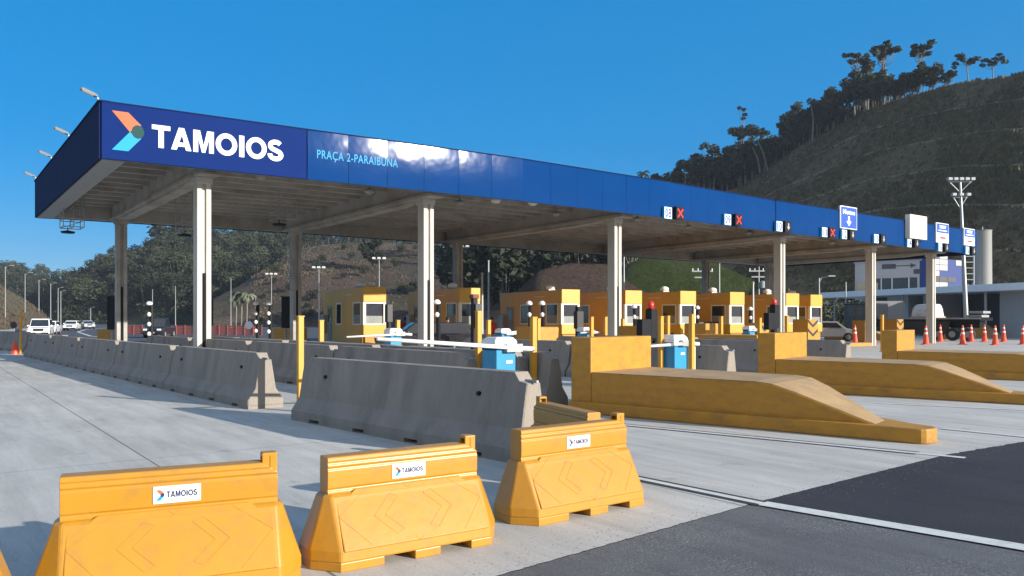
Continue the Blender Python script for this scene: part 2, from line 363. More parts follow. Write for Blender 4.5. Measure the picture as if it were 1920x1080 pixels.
far = Vector((l2[0] - l1[0], l2[1] - l1[1], 0)).normalized() * 16
strip('lane_line', [l1, l2, (l1[0] + far.x, l1[1] + far.y)], .18, .008, M['line'])
b0 = Vector(l0).lerp(Vector(l1), -.35); dd = (Vector(l1) - Vector(l0)).normalized(); q = Vector((-dd.y, dd.x))
strip('lane_line', [tuple(b0), l1], .09, .006, M['line'])
for k, wd in ((-.085, .045), (.085, .03)): strip('pavement_joint', [tuple(b0 + q * k), tuple(Vector(l1) + q * k)], wd, .005, M['line_black'])
m0 = Vector(g2(1150, 795)); m1 = Vector(g2(1810, 859)); dd = (m1 - m0).normalized(); q = Vector((-dd.y, dd.x))
strip('lane_line', [tuple(m0), tuple(m1)], .11, .006, M['line'])
for k in (-.09, .10): strip('pavement_joint', [tuple(m0 + q * k), tuple(m1 - dd * .5 + q * k)], .035, .005, M['line_black'])
strip('lane_line', [g2(1765, 804), g2(2050, 833)], .12, .009, M['line'])
strip('lane_line', [g2(1640, 756), g2(2000, 773)], .12, .006, M['line'])
strip('lane_line', [(-70, 45), (-95, 100), (-115, 180)], .3, .010, M['line'])
strip('lane_line', [(-52, 52), (-75, 110), (-100, 180)], .3, .010, M['line'])
strip('lane_line', [atY(240, 0, 66)[:2], atY(170, 0, 78)[:2], atY(146, 0, 105)[:2], atY(160, 0, 130)[:2], atY(200, 0, 160)[:2]], .3, .010, M['line'])
for i in range(5):
    a = Vector((9 + i * 3.4, 24 + i * 2.6)); strip('lane_line', [tuple(a + Vector((0, 5))), tuple(a + Vector((14, -1)))], .12, .006, M['line'])

# ------------------------------------------------------------------ hills
def catcol(cols, px):
    for i in range(len(cols) - 1):
        a, b = cols[i], cols[i + 1]
        if px <= b[0] or i == len(cols) - 2:
            t = (px - a[0]) / (b[0] - a[0]); t = max(-.2, min(1.2, t)); t2 = t
            return [a[k] + (b[k] - a[k]) * t2 for k in range(len(a))]
class Hill:
    # columns: (photo column, foot row, foot distance, crest row, crest distance); a real terrain sheet from foot over crest and down behind
    def __init__(s, name, cols, m, nu=90, nv=34, rough=1.0, belly=0.0, terr=0, seed=0, drop=60):
        s.cols = cols; s.rough = rough; s.belly = belly; s.seed = seed; s.terr = terr
        x0, x1 = cols[0][0], cols[-1][0]; mb = MB(); vs = []
        rows = [i / nv for i in range(nv + 1)] + [1.06, 1.15, 1.3, 1.5]
        for v in rows:
            for i in range(nu + 1):
                px = x0 + (x1 - x0) * i / nu; vs.append(tuple(s.pt(px, v)))
        n = nu + 1; fs = [(r * n + i, r * n + i + 1, (r + 1) * n + i + 1, (r + 1) * n + i) for r in range(len(rows) - 1) for i in range(nu)]
        mb.add(vs, fs); s.o = mb.build(name, m, smooth=True); s.o['kind'] = 'structure'
        me = s.o.data
        if sum(p.normal.z for p in me.polygons) < 0: me.flip_normals()
    def pt(s, px, v):
        c = catcol(s.cols, px); vv = min(v, 1)
        Y = c[2] + (c[4] - c[2]) * vv
        zf = min(EYE + (HZ - c[1]) / F * c[2], 0 if c[1] >= 585 else 99); zc = EYE + (HZ - c[3]) / F * c[4]
        e = vv
        if s.terr:                      # benches cut into the slope
            k = vv * s.terr; fr = k - math.floor(k); e = (math.floor(k) + (fr / .86 if fr < .86 else 1 )) / s.terr; e = min(e, 1)
        Z = zf + (zc - zf) * (e + s.belly * math.sin(math.pi * e))
        X = (px - 960) / F * Y
        if v > 1: Y = c[4] * (1 + (v - 1) * 1.2); X = (px - 960) / F * Y; Z = zc - (v - 1) * 2.2 * zc
        nzv = noise.fractal(Vector((X * .03, Y * .03, s.seed)), 1, 2, 5) * s.rough
        if vv <= 0: nzv = -abs(nzv) - .5; 
        return Vector((X, Y, max(-1.5, Z + nzv * (min(1, vv * 4)))))
H_right = Hill('right_hill', [(1120, 560, 150, 430, 215), (1250, 560, 145, 395, 245), (1390, 560, 138, 352, 250), (1500, 560, 130, 276, 225), (1640, 560, 122, 203, 195), (1800, 560, 112, 158, 168), (1920, 560, 106, 138, 150), (2150, 560, 96, 105, 135)], M['grass_hill'], nu=120, nv=70, terr=6, rough=.7, seed=3)
H_patch = Hill('green_slope', [(1130, 596, 138, 560, 146), (1175, 590, 136, 500, 148), (1210, 590, 136, 484, 148), (1330, 590, 134, 486, 146), (1400, 590, 132, 520, 142), (1600, 590, 132, 545, 140)], M['bright_grass'], nu=40, nv=14, rough=.5, seed=4)
H_mound = Hill('brown_mound', [(900, 600, 130, 580, 145), (960, 600, 130, 552, 145), (1010, 600, 128, 505, 145), (1070, 600, 128, 492, 148), (1150, 600, 128, 496, 150), (1240, 600, 128, 520, 150)], M['mound'], nu=30, nv=14, rough=.6, seed=5)
H_mid = Hill('middle_hill', [(400, 600, 185, 560, 215), (470, 600, 185, 520, 240), (540, 600, 185, 474, 275), (600, 600, 185, 459, 295), (700, 600, 185, 456, 305), (800, 600, 185, 462, 310), (900, 600, 185, 478, 300), (1000, 600, 185, 470, 290), (1200, 600, 185, 450, 290)], M['brown_hill'], nu=100, nv=30, rough=1.5, belly=.12, seed=6)
H_for = Hill('forest_hill', [(90, 612, 300, 590, 330), (150, 612, 290, 552, 370), (215, 612, 280, 516, 390), (270, 612, 270, 494, 395), (330, 612, 260, 470, 400), (370, 612, 260, 474, 400), (440, 612, 260, 470, 400), (520, 612, 280, 466, 400), (700, 612, 300, 472, 420), (1000, 612, 300, 475, 420)], M['forest_floor'], nu=90, nv=24, rough=3, belly=.1, seed=7)
H_left = Hill('left_forest_hill', [(-300, 612, 330, 470, 480), (-60, 612, 330, 500, 480), (10, 612, 330, 512, 480), (60, 612, 330, 522, 480), (120, 612, 340, 540, 480), (180, 612, 350, 575, 480)], M['forest_floor'], nu=50, nv=16, rough=3, seed=8)
H_far = Hill('far_hill', [(60, 606, 560, 560, 700), (120, 606, 560, 528, 700), (170, 606, 560, 507, 720), (215, 606, 560, 495, 720), (260, 606, 560, 492, 720), (330, 606, 560, 495, 720)], M['brown_hill'], nu=40, nv=14, rough=5, seed=9)
H_bank = Hill('road_bank', [(-350, 640, 95, 440, 125), (-60, 628, 105, 505, 140), (0, 622, 112, 534, 150), (40, 620, 120, 556, 160), (75, 618, 130, 582, 170), (106, 616, 140, 611, 180)], M['bank'], nu=40, nv=14, rough=.5, seed=10)

# ------------------------------------------------------------------ trees
def leaf_clump(mb, c, r, n, size, m, flat=.75, rnd=random):
    for _ in range(n):
        d = Vector((rnd.gauss(0, 1), rnd.gauss(0, 1), rnd.gauss(0, 1))); d.normalize(); d *= r * rnd.uniform(.45, 1.05); d.z *= flat
        p = Vector(c) + d; s = size * rnd.uniform(.6, 1.3)
        a = Vector((rnd.gauss(0, 1), rnd.gauss(0, 1), rnd.gauss(0, .6))).normalized(); b = a.cross(Vector((rnd.gauss(0, 1), rnd.gauss(0, 1), rnd.gauss(0, 1)))).normalized()
        mb.add([p - a * s, p + b * s * .6, p + a * s, p - b * s * .6], [(0, 1, 2, 3)], m)
def make_tree(name, label, cat, h, cr, kind, leafm, barkm, seed, group, nleaf=30, lsz=1):
    rnd = random.Random(seed); root = thing(name, label, cat, (0, 0, -200), 0, group)
    tk = MB(); cw = MB(); th = h * {'broad': .5, 'umbrella': .82, 'slim': .72, 'bush': .2, 'cone': .9, 'bare': .7}[kind]
    lean = Vector((rnd.uniform(-.06, .06), rnd.uniform(-.06, .06), 0)) * h
    pts = [Vector((0, 0, -.6)), Vector((lean.x * .2, lean.y * .2, th * .35)), Vector((lean.x * .7, lean.y * .7, th * .7)), Vector((lean.x, lean.y, th))]
    r0 = (h * .02 + .04) * (.4 if kind == 'bare' else .8)
    tk.path([tuple(p) for p in pts], [r0 * 1.3, r0, r0 * .8, r0 * .5], 6)
    nl = {'broad': 15, 'umbrella': 14, 'slim': 9, 'bush': 8, 'cone': 16, 'bare': 4}[kind]
    for i in range(nl):
        a = i * 2.4 + rnd.uniform(-.5, .5)
        if kind == 'broad': f = rnd.uniform(.35, 1); z = h * (.35 + .6 * rnd.random() ** .8); rr = cr * math.sqrt(max(.05, 1 - ((z / h - .6) / .5) ** 2)) * rnd.uniform(.35, .85); cs = cr * rnd.uniform(.3, .5)
        elif kind == 'umbrella': z = h * rnd.uniform(.84, 1.0); rr = cr * rnd.uniform(.15, 1.0); cs = cr * rnd.uniform(.16, .32); z = h * rnd.uniform(.78, 1.0)
        elif kind == 'slim': z = h * rnd.uniform(.55, 1.0); rr = cr * rnd.uniform(.1, .7); cs = cr * rnd.uniform(.35, .55)
        elif kind == 'bush': z = h * rnd.uniform(.3, .8); rr = cr * rnd.uniform(.1, .7); cs = cr * rnd.uniform(.35, .5)
        elif kind == 'bare': z = h * rnd.uniform(.8, 1); rr = cr * rnd.uniform(.2, .9); cs = cr * .28
        else: z = h * (.15 + .85 * i / nl); rr = cr * (1.05 - z / h) * .6; cs = cr * (1.15 - z / h) * .5 + .2
        c = Vector((lean.x + rr * math.cos(a), lean.y + rr * math.sin(a), z))
        base = pts[2].lerp(pts[3], rnd.random()) if kind != 'broad' else pts[1].lerp(pts[3], rnd.random())
        if kind != 'cone': tk.path([tuple(base), tuple(base.lerp(c, .5) + Vector((0, 0, -.08 * h))), tuple(c)], [r0 * .42, r0 * .3, r0 * .12], 4)
        leaf_clump(cw, c, cs, int(nleaf * (1 if kind != 'bush' else .9)), .045 * h ** .5 * cr ** .5 * 1.6 * lsz + .05, leafm, .6 if kind in ('umbrella', 'bare') else .8, rnd)
    tk.build('trunk', barkm, root, smooth=True); cw.build('crown', leafm, root)
    return root
def make_palm(name, label, seed, h, group=None, leafm=None, nf=15, fl=2.6):
    rnd = random.Random(seed); root = thing(name, label, 'palm', (0, 0, -200), 0, group); tk = MB(); cw = MB()
    tk.path([(0, 0, -.5), (.15, 0, h * .5), (.1, .1, h)], [.2, .15, .12], 7)
    for i in range(nf):
        a = i * 2.4; el = rnd.uniform(-.1, 1.0); L_ = fl * rnd.uniform(.85, 1.1); prev = None; d = Vector((math.cos(a), math.sin(a), 0)); s = Vector((-d.y, d.x, 0))
        p = Vector((.1, .1, h)); sl = el
        for k in range(7):
            q = p + (d * math.cos(sl) + Vector((0, 0, math.sin(sl)))) * (L_ / 7); wd = .42 * math.sin(math.pi * (k + .8) / 8)
            for sg in (-1, 1): cw.add([p, q, q + s * sg * wd + Vector((0, 0, -wd * .6)), p + s * sg * wd * .9 + Vector((0, 0, -wd * .6))], [(0, 1, 2, 3)])
            p = q; sl -= .33
    tk.build('trunk', M['pale_bark'], root, smooth=True); cw.build('fronds', leafm or M['leaf'], root)
    return root
def place_tree(proto, used, loc, sc, rz, label=None, group=None):
    if proto not in used: used.add(proto); o = proto; o.location = loc; o.rotation_euler.z = rz; o.scale = (sc,) * 3
    else: o = dup(proto, loc, rz, None, None, sc)
    if label: o['label'] = label
    if group: o['group'] = group
    return o
used = set(); GR = 'dark forest trees along the ridge of the right hill'; GF = 'forest trees covering the hills behind the plaza'
LR = 'dark leafy tree in the forest band along the ridge above the grassy right hill'
LF = 'dark green forest tree on the wooded hills behind the toll plaza'
rp = [make_tree('forest_tree', LR, 'tree', 10, 3.6, 'broad', M['leaf'], M['bark'], 11, GR, 60), make_tree('forest_tree', LR, 'tree', 11, 3.0, 'slim', M['leaf'], M['pale_bark'], 12, GR, 60),
      make_tree('forest_tree', LR, 'tree', 9, 3.8, 'broad', M['leaf_mid'], M['bark'], 13, GR, 60), make_tree('forest_tree', LR, 'tree', 11, 2.6, 'slim', M['leaf_mid'], M['pale_bark'], 14, GR, 60)]
fp = [make_tree('hill_tree', LF, 'tree', 9, 4.6, 'broad', M['leaf'], M['bark'], 21, GF, 95, .62), make_tree('hill_tree', LF, 'tree', 10, 4.0, 'broad', M['leaf_mid'], M['bark'], 22, GF, 95, .62),
      make_tree('hill_tree', LF, 'tree', 11, 3.6, 'slim', M['leaf'], M['bark'], 23, GF, 95, .62)]
rnd = random.Random(5)
# ridge: the crest of the right hill, two ranks deep
npx = 1215
while npx < 1930:
    c = catcol(H_right.cols, npx); dens = 1 if npx < 1790 else .4
    for row in range(3):
        if rnd.random() > dens: continue
        v = 1 + row * .035 if npx < 1800 else 1.02; p = H_right.pt(npx + rnd.uniform(-6, 6), v); p.z -= .3
        pxh = 70 if npx < 1240 else (78 if npx < 1640 else (60 if npx < 1740 else (38 if npx < 1790 else 22)))
        hh = pxh / F * c[4] / 10 * rnd.uniform(.75, 1.05)
        place_tree(rp[rnd.randrange(4)], used, p, hh, rnd.uniform(0, 6.28))
    npx += rnd.uniform(6, 10)
for px, v in ((1400, 1.0), (1455, .97), (1520, .98), (1590, .985), (1680, .985)):
    for k in range(4):
        p = H_right.pt(px + k * 17, v); place_tree(rp[rnd.randrange(4)], used, p, .55 * rnd.uniform(.7, 1.1), rnd.uniform(0, 6.28))
# emergent trees on the ridge, each with its own look
em = [('umbrella', 1606, 108, 192, 3.0, 'tall thin tree with flat umbrella crown, first emergent left of the twin pale trunks'),
      ('umbrella', 1655, 93, 196, 4.2, 'tallest emergent tree on the ridge with twin pale trunks and open crown'),
      ('umbrella', 1720, 90, 182, 3.0, 'slender emergent tree with a small arched crown right of the tallest ridge tree'),
      ('umbrella', 1816, 112, 160, 2.6, 'open crowned tree standing alone on the bare ridge at upper right'),
      ('umbrella', 1862, 118, 156, 2.2, 'low spreading tree on the ridge near the right edge of the photo'),
      ('bare', 1397, 200, 348, 2.2, 'lone tree whose small flat crown floats high above the ridge forest'),
      ('broad', 1385, 238, 352, 5.0, 'round crowned tall tree left of the leaning pale trunks'),
      ('slim', 1320, 276, 362, 3.2, 'bushy tree between the palm and the round crowned tree on the ridge')]
for i, (kd, px, yt, yb, cr, lab) in enumerate(em):
    c = catcol(H_right.cols, px); D = c[4] * 1.0; h = (yb - yt) / F * D + 1.5
    t = make_tree('emergent_tree', lab, 'tree', h, cr, kd, M['leaf_mid'], M['pale_bark'], 40 + i, None, 34 if kd != 'broad' else 70)
    t.location = atY(px, yb, D) - Vector((0, 0, .5))
    if i == 1:
        t2 = MB(); t2.path([(1.6, 0, -.5), (1.3, 0, h * .4), (.3, 0, h * .75)], [.22, .2, .14], 6); t2.build('trunk', M['pale_bark'], t, smooth=True)
for i, (px, yt, yb, bx, lab) in enumerate(((1440, 250, 318, -26, 'bare pale leaning trunk standing in front of the ridge forest'), (1425, 272, 320, -16, 'shorter pale leaning trunk left of the longer one on the ridge'),
        (1345 + 178, 190, 262, -3, 'upright pale trunk on the forest edge in mid ridge'))):
    c = catcol(H_right.cols, px); D = c[4] * .97; mb = MB(); o = atY(px, yb, D); tp = atY(px + bx, yt, D)
    mb.path([o - Vector((0, 0, .6)), o.lerp(tp, .5) + Vector((.5, 0, 0)), tp], [.26, .2, .12], 6, M['pale_bark'])
    top = MB(); leaf_clump(top, tp, 1.2, 70, .35, M['leaf'])
    t = thing('pale_trunk_tree', lab, 'tree', o); a = mb.build('trunk', M['pale_bark'], None); a.parent = t; a.matrix_parent_inverse = Matrix.Translation(-o); b = top.build('crown', M['leaf'], None); b.parent = t; b.matrix_parent_inverse = Matrix.Translation(-o)
pl = make_palm('palm_tree', 'dark palm silhouette on the ridge just above the blue fascia', 61, 9, leafm=M['leaf'], fl=4.2); pl.location = atY(1284, 352, 240) - Vector((0, 0, 1))
pl = make_palm('palm_tree', 'small palm top peeking over the blue fascia left of the ridge forest', 62, 6, leafm=M['leaf'], fl=2.8, nf=11); pl.location = atY(1205, 352, 215) - Vector((0, 0, 2))
# wooded hills behind
def forest(hill, n, px0, px1, v0, v1, s0, s1, lab=LF, grp=GF, pro=fp):
    for i in range(n):
        px = px0 + (px1 - px0) * ((i * .618034) % 1); v = v0 + (v1 - v0) * ((i + .5) / n)
        p = hill.pt(px, v); p.z -= .5
        place_tree(pro[rnd.randrange(len(pro))], used, p, rnd.uniform(s0, s1), rnd.uniform(0, 6.28), lab, grp)
forest(H_for, 150, 130, 560, .1, 1.03, .95, 1.45)
forest(H_for, 40, 560, 900, .8, 1.03, .9, 1.2)
forest(H_left, 60, -10, 190, .1, 1.02, .8, 1.15)
# dense clumps closing the wood between the single trees
mb = MB(); rr = random.Random(3)
for hill, a, b, n in ((H_for, 110, 600, 520), (H_left, -40, 185, 160)):
    for i in range(n):
        p = hill.pt(rr.uniform(a, b), rr.random() ** .8 * .98); leaf_clump(mb, p + Vector((0, 0, 1.6)), 4.2, 90, .48, M['leaf'], .7, rr)
tag(mb.build('forest_undergrowth', M['leaf']), 'dense dark undergrowth closing the wood on the left hills', 'undergrowth', kind='stuff')
GM = 'thin dark trees along the top of the brown hill'
tp_ = [make_tree('hilltop_tree', 'thin dark tree in the row along the crest of the cleared brown hill', 'tree', 9, 2.2, 'slim', M['leaf'], M['bark'], 71, GM, 30)]
forest(H_mid, 46, 540, 960, .97, 1.03, .55, .8, tp_[0]['label'], GM, tp_)
# dark wood with pale trunks between brown hill and mound
GD = 'dark trees with pale trunks beside the brown mound'; LD = 'dark tree with a thin pale trunk in the wood left of the reddish brown mound'
dp = [make_tree('mound_tree', LD, 'tree', 10, 3.2, 'slim', M['leaf'], M['pale_bark'], 81, GD, 50), make_tree('mound_tree', LD, 'tree', 9, 3.4, 'broad', M['leaf'], M['pale_bark'], 82, GD, 50)]
for i in range(60):
    px = 862 + 330 * ((i * .618) % 1); Y = 150 + 20 * rnd.random(); z0 = 1 if px < 1040 else 9
    place_tree(dp[i % 2], used, Vector(((px - 960) / F * Y, Y, max(0, z0 - 1))), rnd.uniform(.8, 1.15) * (1.75 if px < 1060 else 1.1), rnd.uniform(0, 6.28), LD, GD)
# pale shrubs at the foot of the right hill
GS = 'pale shrubs at the foot of the right hill'; LS = 'pale grey green shrub at the foot of the right hill behind the booths'
sp = [make_tree('shrub', LS, 'shrub', 3.2, 2.6, 'bush', M['leaf_pale'], M['bark'], 91, GS, 44), make_tree('shrub', LS, 'shrub', 3.6, 2.4, 'bush', M['leaf_mid'], M['bark'], 92, GS, 44)]
for i in range(70):
    px = 1180 + 440 * ((i * .618) % 1); Y = rnd.uniform(112, 130)
    place_tree(sp[i % 2], used, Vector(((px - 960) / F * Y, Y, rnd.uniform(0, 1.2))), rnd.uniform(.8, 1.5), rnd.uniform(0, 6.28), LS, GS)
for i in range(12):
    px = 1840 + i * 14; Y = rnd.uniform(128, 136)
    place_tree(sp[i % 2], used, Vector(((px - 960) / F * Y, Y, 4.5)), rnd.uniform(1, 1.6), rnd.uniform(0, 6.28), 'grey green shrub on the slope behind the white roof at far right', 'shrubs behind the white roof')
GB = 'shrubs on the brown hillside'; LB = 'dark shrub dotted over the cleared brown hillside'
bp_ = [make_tree('hillside_shrub', LB, 'shrub', 3.2, 2.2, 'bush', M['leaf'], M['bark'], 93, GB, 44)]
for i in range(46): place_tree(bp_[0], used, H_mid.pt(rnd.uniform(480, 960), rnd.uniform(.02, .85)), rnd.uniform(.5, 1.3), rnd.uniform(0, 6), LB, GB)
t = make_tree('big_bush', 'big dark round bush alone on the brown hillside', 'bush', 9, 4.2, 'broad', M['leaf'], M['bark'], 94, None, 80); t.location = H_mid.pt(698, .42)
# landmark trees of the left wood
t = make_tree('peak_tree', 'broad dome crowned dark tree rising highest on the left forest skyline', 'tree', 22, 10, 'broad', M['leaf'], M['bark'], 95, None, 170); t.location = atY(328, 482, 385)
t = make_tree('skyline_tree', 'small spindly tree against the sky right of the white front column', 'tree', 12, 2.6, 'bare', M['leaf'], M['bark'], 96, None, 30); t.location = atY(398, 480, 385)
GP = 'pale palms at the forest foot'
for i, (px, yt, yb) in enumerate(((452, 500, 575), (442, 520, 590), (462, 515, 590))):
    D = 178; h = (yb - yt) / F * D; pl = make_palm('pale_palm', ['tallest of three pale palms before the left wood', 'left and lowest of three pale palms before the left wood', 'right one of three pale palms before the left wood'][i], 63 + i, h * .8, GP, M['leaf_pale'], 16, 3.2)
    pl.location = Vector(((px - 960) / F * D, D, 0))

def tufts(name, lab, hill, px0, px1, n, size, m, v0=.02, v1=1.0, seed=1):
    r = random.Random(seed); mb = MB()
    for _ in range(n):
        p = hill.pt(r.uniform(px0, px1), r.uniform(v0, v1)); k = noise.noise(p * .05)
        if k < -.12 and r.random() < .75: continue
        for j in range(3):
            a = r.uniform(0, 6.28); s_ = size * r.uniform(.5, 1.5); d = Vector((math.cos(a), math.sin(a), 0)) * s_; q = p + Vector((r.gauss(0, size), r.gauss(0, size), 0))
            mb.add([q - d - Vector((0, 0, .3)), q + d - Vector((0, 0, .3)), q + d * .5 + Vector((r.gauss(0, .1), 0, s_ * 1.1))], [(0, 1, 2)])
    tag(mb.build(name, m, recalc=False), lab, 'grass', kind='stuff')
tufts('grass_tufts', 'dry grass tufts covering the terraced slope of the right hill', H_right, 1380, 1960, 16000, .26, M['tuft'], seed=2)
tufts('green_tufts', 'darker green weeds scattered on the terraced right hill', H_right, 1380, 1960, 5000, .34, M['leaf_mid'], seed=3)
tufts('grass_tufts', 'dry brown grass covering the cleared hill behind the booths', H_mid, 470, 1000, 12000, .26, M['tuft_brown'], seed=4)
tufts('grass_tufts', 'short tan grass on the bank beside the highway', H_bank, -60, 106, 5000, .14, M['tuft_brown'], seed=5)
for kk in (2, 3, 4, 5):
    mb = MB(); vs = []; v_ = (kk - .07) / 6; n_ = 70; a0 = 1385 + kk * 8
    for i_ in range(n_ + 1):
        px = a0 + (2000 - a0) * i_ / n_; p = H_right.pt(px, v_); vs += [tuple(p + Vector((0, -.3, -.1))), tuple(p + Vector((0, .3, .55 + .25 * noise.noise(Vector((px * .05, kk, 0))))))]
    mb.add(vs, [(2 * i_, 2 * i_ + 2, 2 * i_ + 3, 2 * i_ + 1) for i_ in range(n_)]); o = mb.build('bench_path', M['bench']); o['kind'] = 'structure'

# ------------------------------------------------------------------ toll canopy
ZB, ZT = 6.2, 7.82
ctrl = [(-11.7, 22.5), (-6.72, 25.86), (0, 30.3), (6.7, 35.4), (13.2, 40.8), (22.8, 48.1), (32.6, 55.5)]
FP = [Vector((a, b, 0)) for a, b in ctrl]; cum = [0]
for i in range(1, len(FP)): cum.append(cum[-1] + (FP[i] - FP[i - 1]).length)
LEN = cum[-1]; DEP = 16.2
def fas(s, dep=0, z=0):
    i = 0
    while i < len(cum) - 2 and s > cum[i + 1]: i += 1
    t = (s - cum[i]) / (cum[i + 1] - cum[i]); p = FP[i].lerp(FP[i + 1], t); return Vector((p.x, p.y, z)) + N * dep
def fdir(s):
    i = 0
    while i < len(cum) - 2 and s > cum[i + 1]: i += 1
    return (FP[i + 1] - FP[i]).normalized()
def s_at(px, dep=0):
    a, b = -3, LEN + 3
    for _ in range(40):
        m = (a + b) / 2; p = fas(m, dep)
        if p.x / p.y < (px - 960) / F: a = m
        else: b = m
    return (a + b) / 2
def z_at(px, py, dep=0): return EYE + (HZ - py) / F * fas(s_at(px, dep), dep).y
def fframe(s, z, off=0):        # x along fascia, y into the canopy, z up
    d = fdir(s); nn = Vector((-d.y, d.x, 0)); o = fas(s) - nn * off; o.z = z
    return frame(o, d, nn)
can = thing('toll_canopy', 'long concrete toll plaza canopy with blue fascia and concrete columns', 'canopy', (0, 0, 0))
# banner panel + metal panels
SB = cum[1]
mb = MB(); mb.box(0, SB - .02, -.06, 0, ZB, ZT, M['fascia_print'], fframe(0, 0)); mb.build('banner_panel', None, can, bevel=.01)
mb = MB(); s = SB
while s < LEN - .05:
    e = min(s + 1.42, LEN); Mf = fframe(s + .001, 0); L_ = (fas(e) - fas(s)).length; nseg = 5; vs = []; fs = []
    for j in range(nseg + 1):
        for i in range(nseg + 1):
            x = .006 + (L_ - .012) * i / nseg; z = ZB + (ZT - ZB) * j / nseg
            k = -.045 - .005 * math.sin(math.pi * i / nseg) - .024 * math.sin(math.pi * j / nseg) + random.uniform(-.002, .002)
            vs.append((x, k, z))
    fs = [(j * 6 + i, j * 6 + i + 1, (j + 1) * 6 + i + 1, (j + 1) * 6 + i) for j in range(nseg) for i in range(nseg)]
    mb.add(vs, fs, M['fascia'], Mf); s = e
mb.build('metal_panels', None, can, smooth=True)
mb = MB()
for i in range(len(FP) - 1):
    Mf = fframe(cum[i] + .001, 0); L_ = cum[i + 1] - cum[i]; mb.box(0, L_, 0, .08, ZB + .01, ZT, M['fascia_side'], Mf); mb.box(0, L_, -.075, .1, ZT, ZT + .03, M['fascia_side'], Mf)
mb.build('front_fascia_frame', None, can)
# left end, right end, rear fascia
NL = Matrix.Rotation(R(0), 4, 'Z') @ frame(fas(0), N, -fdir(0))
mb = MB(); k = 0
while k < DEP - .1:
    e = min(k + 1.4, DEP); mb.box(k + .004, e - .004, 0, .06 + .004 * (int(k * 3) % 2), ZB, ZT, None, NL); k = e
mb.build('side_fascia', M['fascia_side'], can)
mb = MB(); mb.box(-.07, DEP + .07, -.2, .09, ZT + .003, ZT + .05, None, NL); mb.build('edge_trim', M['fascia_side'], can)
mb = MB(); mb.box(.05, DEP, -.62, -.02, ZB - .02, ZB + .05, None, NL); mb.build('edge_soffit', M['galv'], can)
NR = frame(fas(LEN), N, -fdir(LEN - .1)); mb = MB(); mb.box(0, DEP, -.06, 0, ZB, ZT, None, NR); mb.build('side_fascia', M['fascia_side'], can)
mb = MB()
for i in range(len(FP) - 1):
    a = fas(cum[i], DEP); b = fas(cum[i + 1], DEP); d = (b - a).normalized(); Mf = frame(a, d, Vector((-d.y, d.x, 0)))
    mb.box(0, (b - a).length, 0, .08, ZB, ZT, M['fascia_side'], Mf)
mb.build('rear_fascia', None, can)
# roof slab, ribs
mb = MB()
for i in range(len(FP) - 1):
    a, b = fas(cum[i]), fas(cum[i + 1]); z0, z1 = 7.15, 7.45
    q = [a + N * .1, b + N * .1, b + N * (DEP - .03), a + N * (DEP - .03)]
    mb.add([(p.x, p.y, z) for z in (z0, z1) for p in q], [(0, 1, 2, 3), (4, 5, 6, 7), (0, 1, 5, 4), (1, 2, 6, 5), (2, 3, 7, 6), (3, 0, 4, 7)])
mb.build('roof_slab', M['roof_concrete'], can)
mb = MB()
k = .55
while k < DEP - .3:
    for i in range(len(FP) - 1):
        a, b = fas(cum[i], k), fas(cum[i + 1], k); d = (b - a).normalized(); Mf = frame(a, d, Vector((-d.y, d.x, 0)))
        mb.prism([(-.16, 7.16), (-.1, 6.78), (.1, 6.78), (.16, 7.16)], 0, (b - a).length, 'x', None, Mf)
    k += 1.22
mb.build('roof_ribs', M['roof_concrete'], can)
mb = MB()
for k, h0 in ((.32, 6.28), (DEP - .5, 6.2)):
    for i in range(len(FP) - 1):
        a, b = fas(cum[i], k), fas(cum[i + 1], k); d = (b - a).normalized(); Mf = frame(a, d, Vector((-d.y, d.x, 0)))
        mb.box(0, (b - a).length, -.2, .2, h0, 7.14, None, Mf)
mb.build('edge_beam', M['roof_concrete'], can)
# columns and cross beams
cpx = [379, 798, 1152, 1461, 1632, 1745]
for i, px in enumerate(cpx):
    s = s_at(px, 1.45); d = fdir(s)
    bm_ = MB(); Mf = frame(fas(s), U, N)
    # haunched cross beam
    bm_.prism([(.6, 6.22), (3.4, 6.05), (DEP - 3.4, 6.05), (DEP - .8, 6.22), (DEP - .8, 7.13), (.6, 7.13)], -.22, .22, 'x', None, Mf @ Matrix.Identity(4))
    bm_.prism([(.6, 6.16), (DEP - .8, 6.16), (DEP - .8, 6.30), (.6, 6.30)], -.34, .34, 'x', None, Mf)
    bm_.build('cross_beam', M['roof_concrete'], can, bevel=.02)
    for dep in (1.45, 14.5):
        c = MB(); Mc = frame(fas(s, dep), U, N)
        c.box(-.22, .22, -.16, .22, -.1, 6.17, None, Mc); c.box(-.22, -.06, -.24, -.155, -.1, 6.05, None, Mc); c.box(.06, .22, -.24, -.155, -.1, 6.05, None, Mc)
        c.box(-.27, .27, -.27, .27, 5.95, 6.165, None, Mc)
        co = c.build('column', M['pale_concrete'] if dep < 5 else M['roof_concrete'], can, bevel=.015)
        pp_ = MB(); pp_.tube(Mc @ Vector((0, -.2, -.05)), Mc @ Vector((0, -.2, 3.1)), .042, n=8)
        p_ = pp_.build('drain_pipe', M['black'], co)
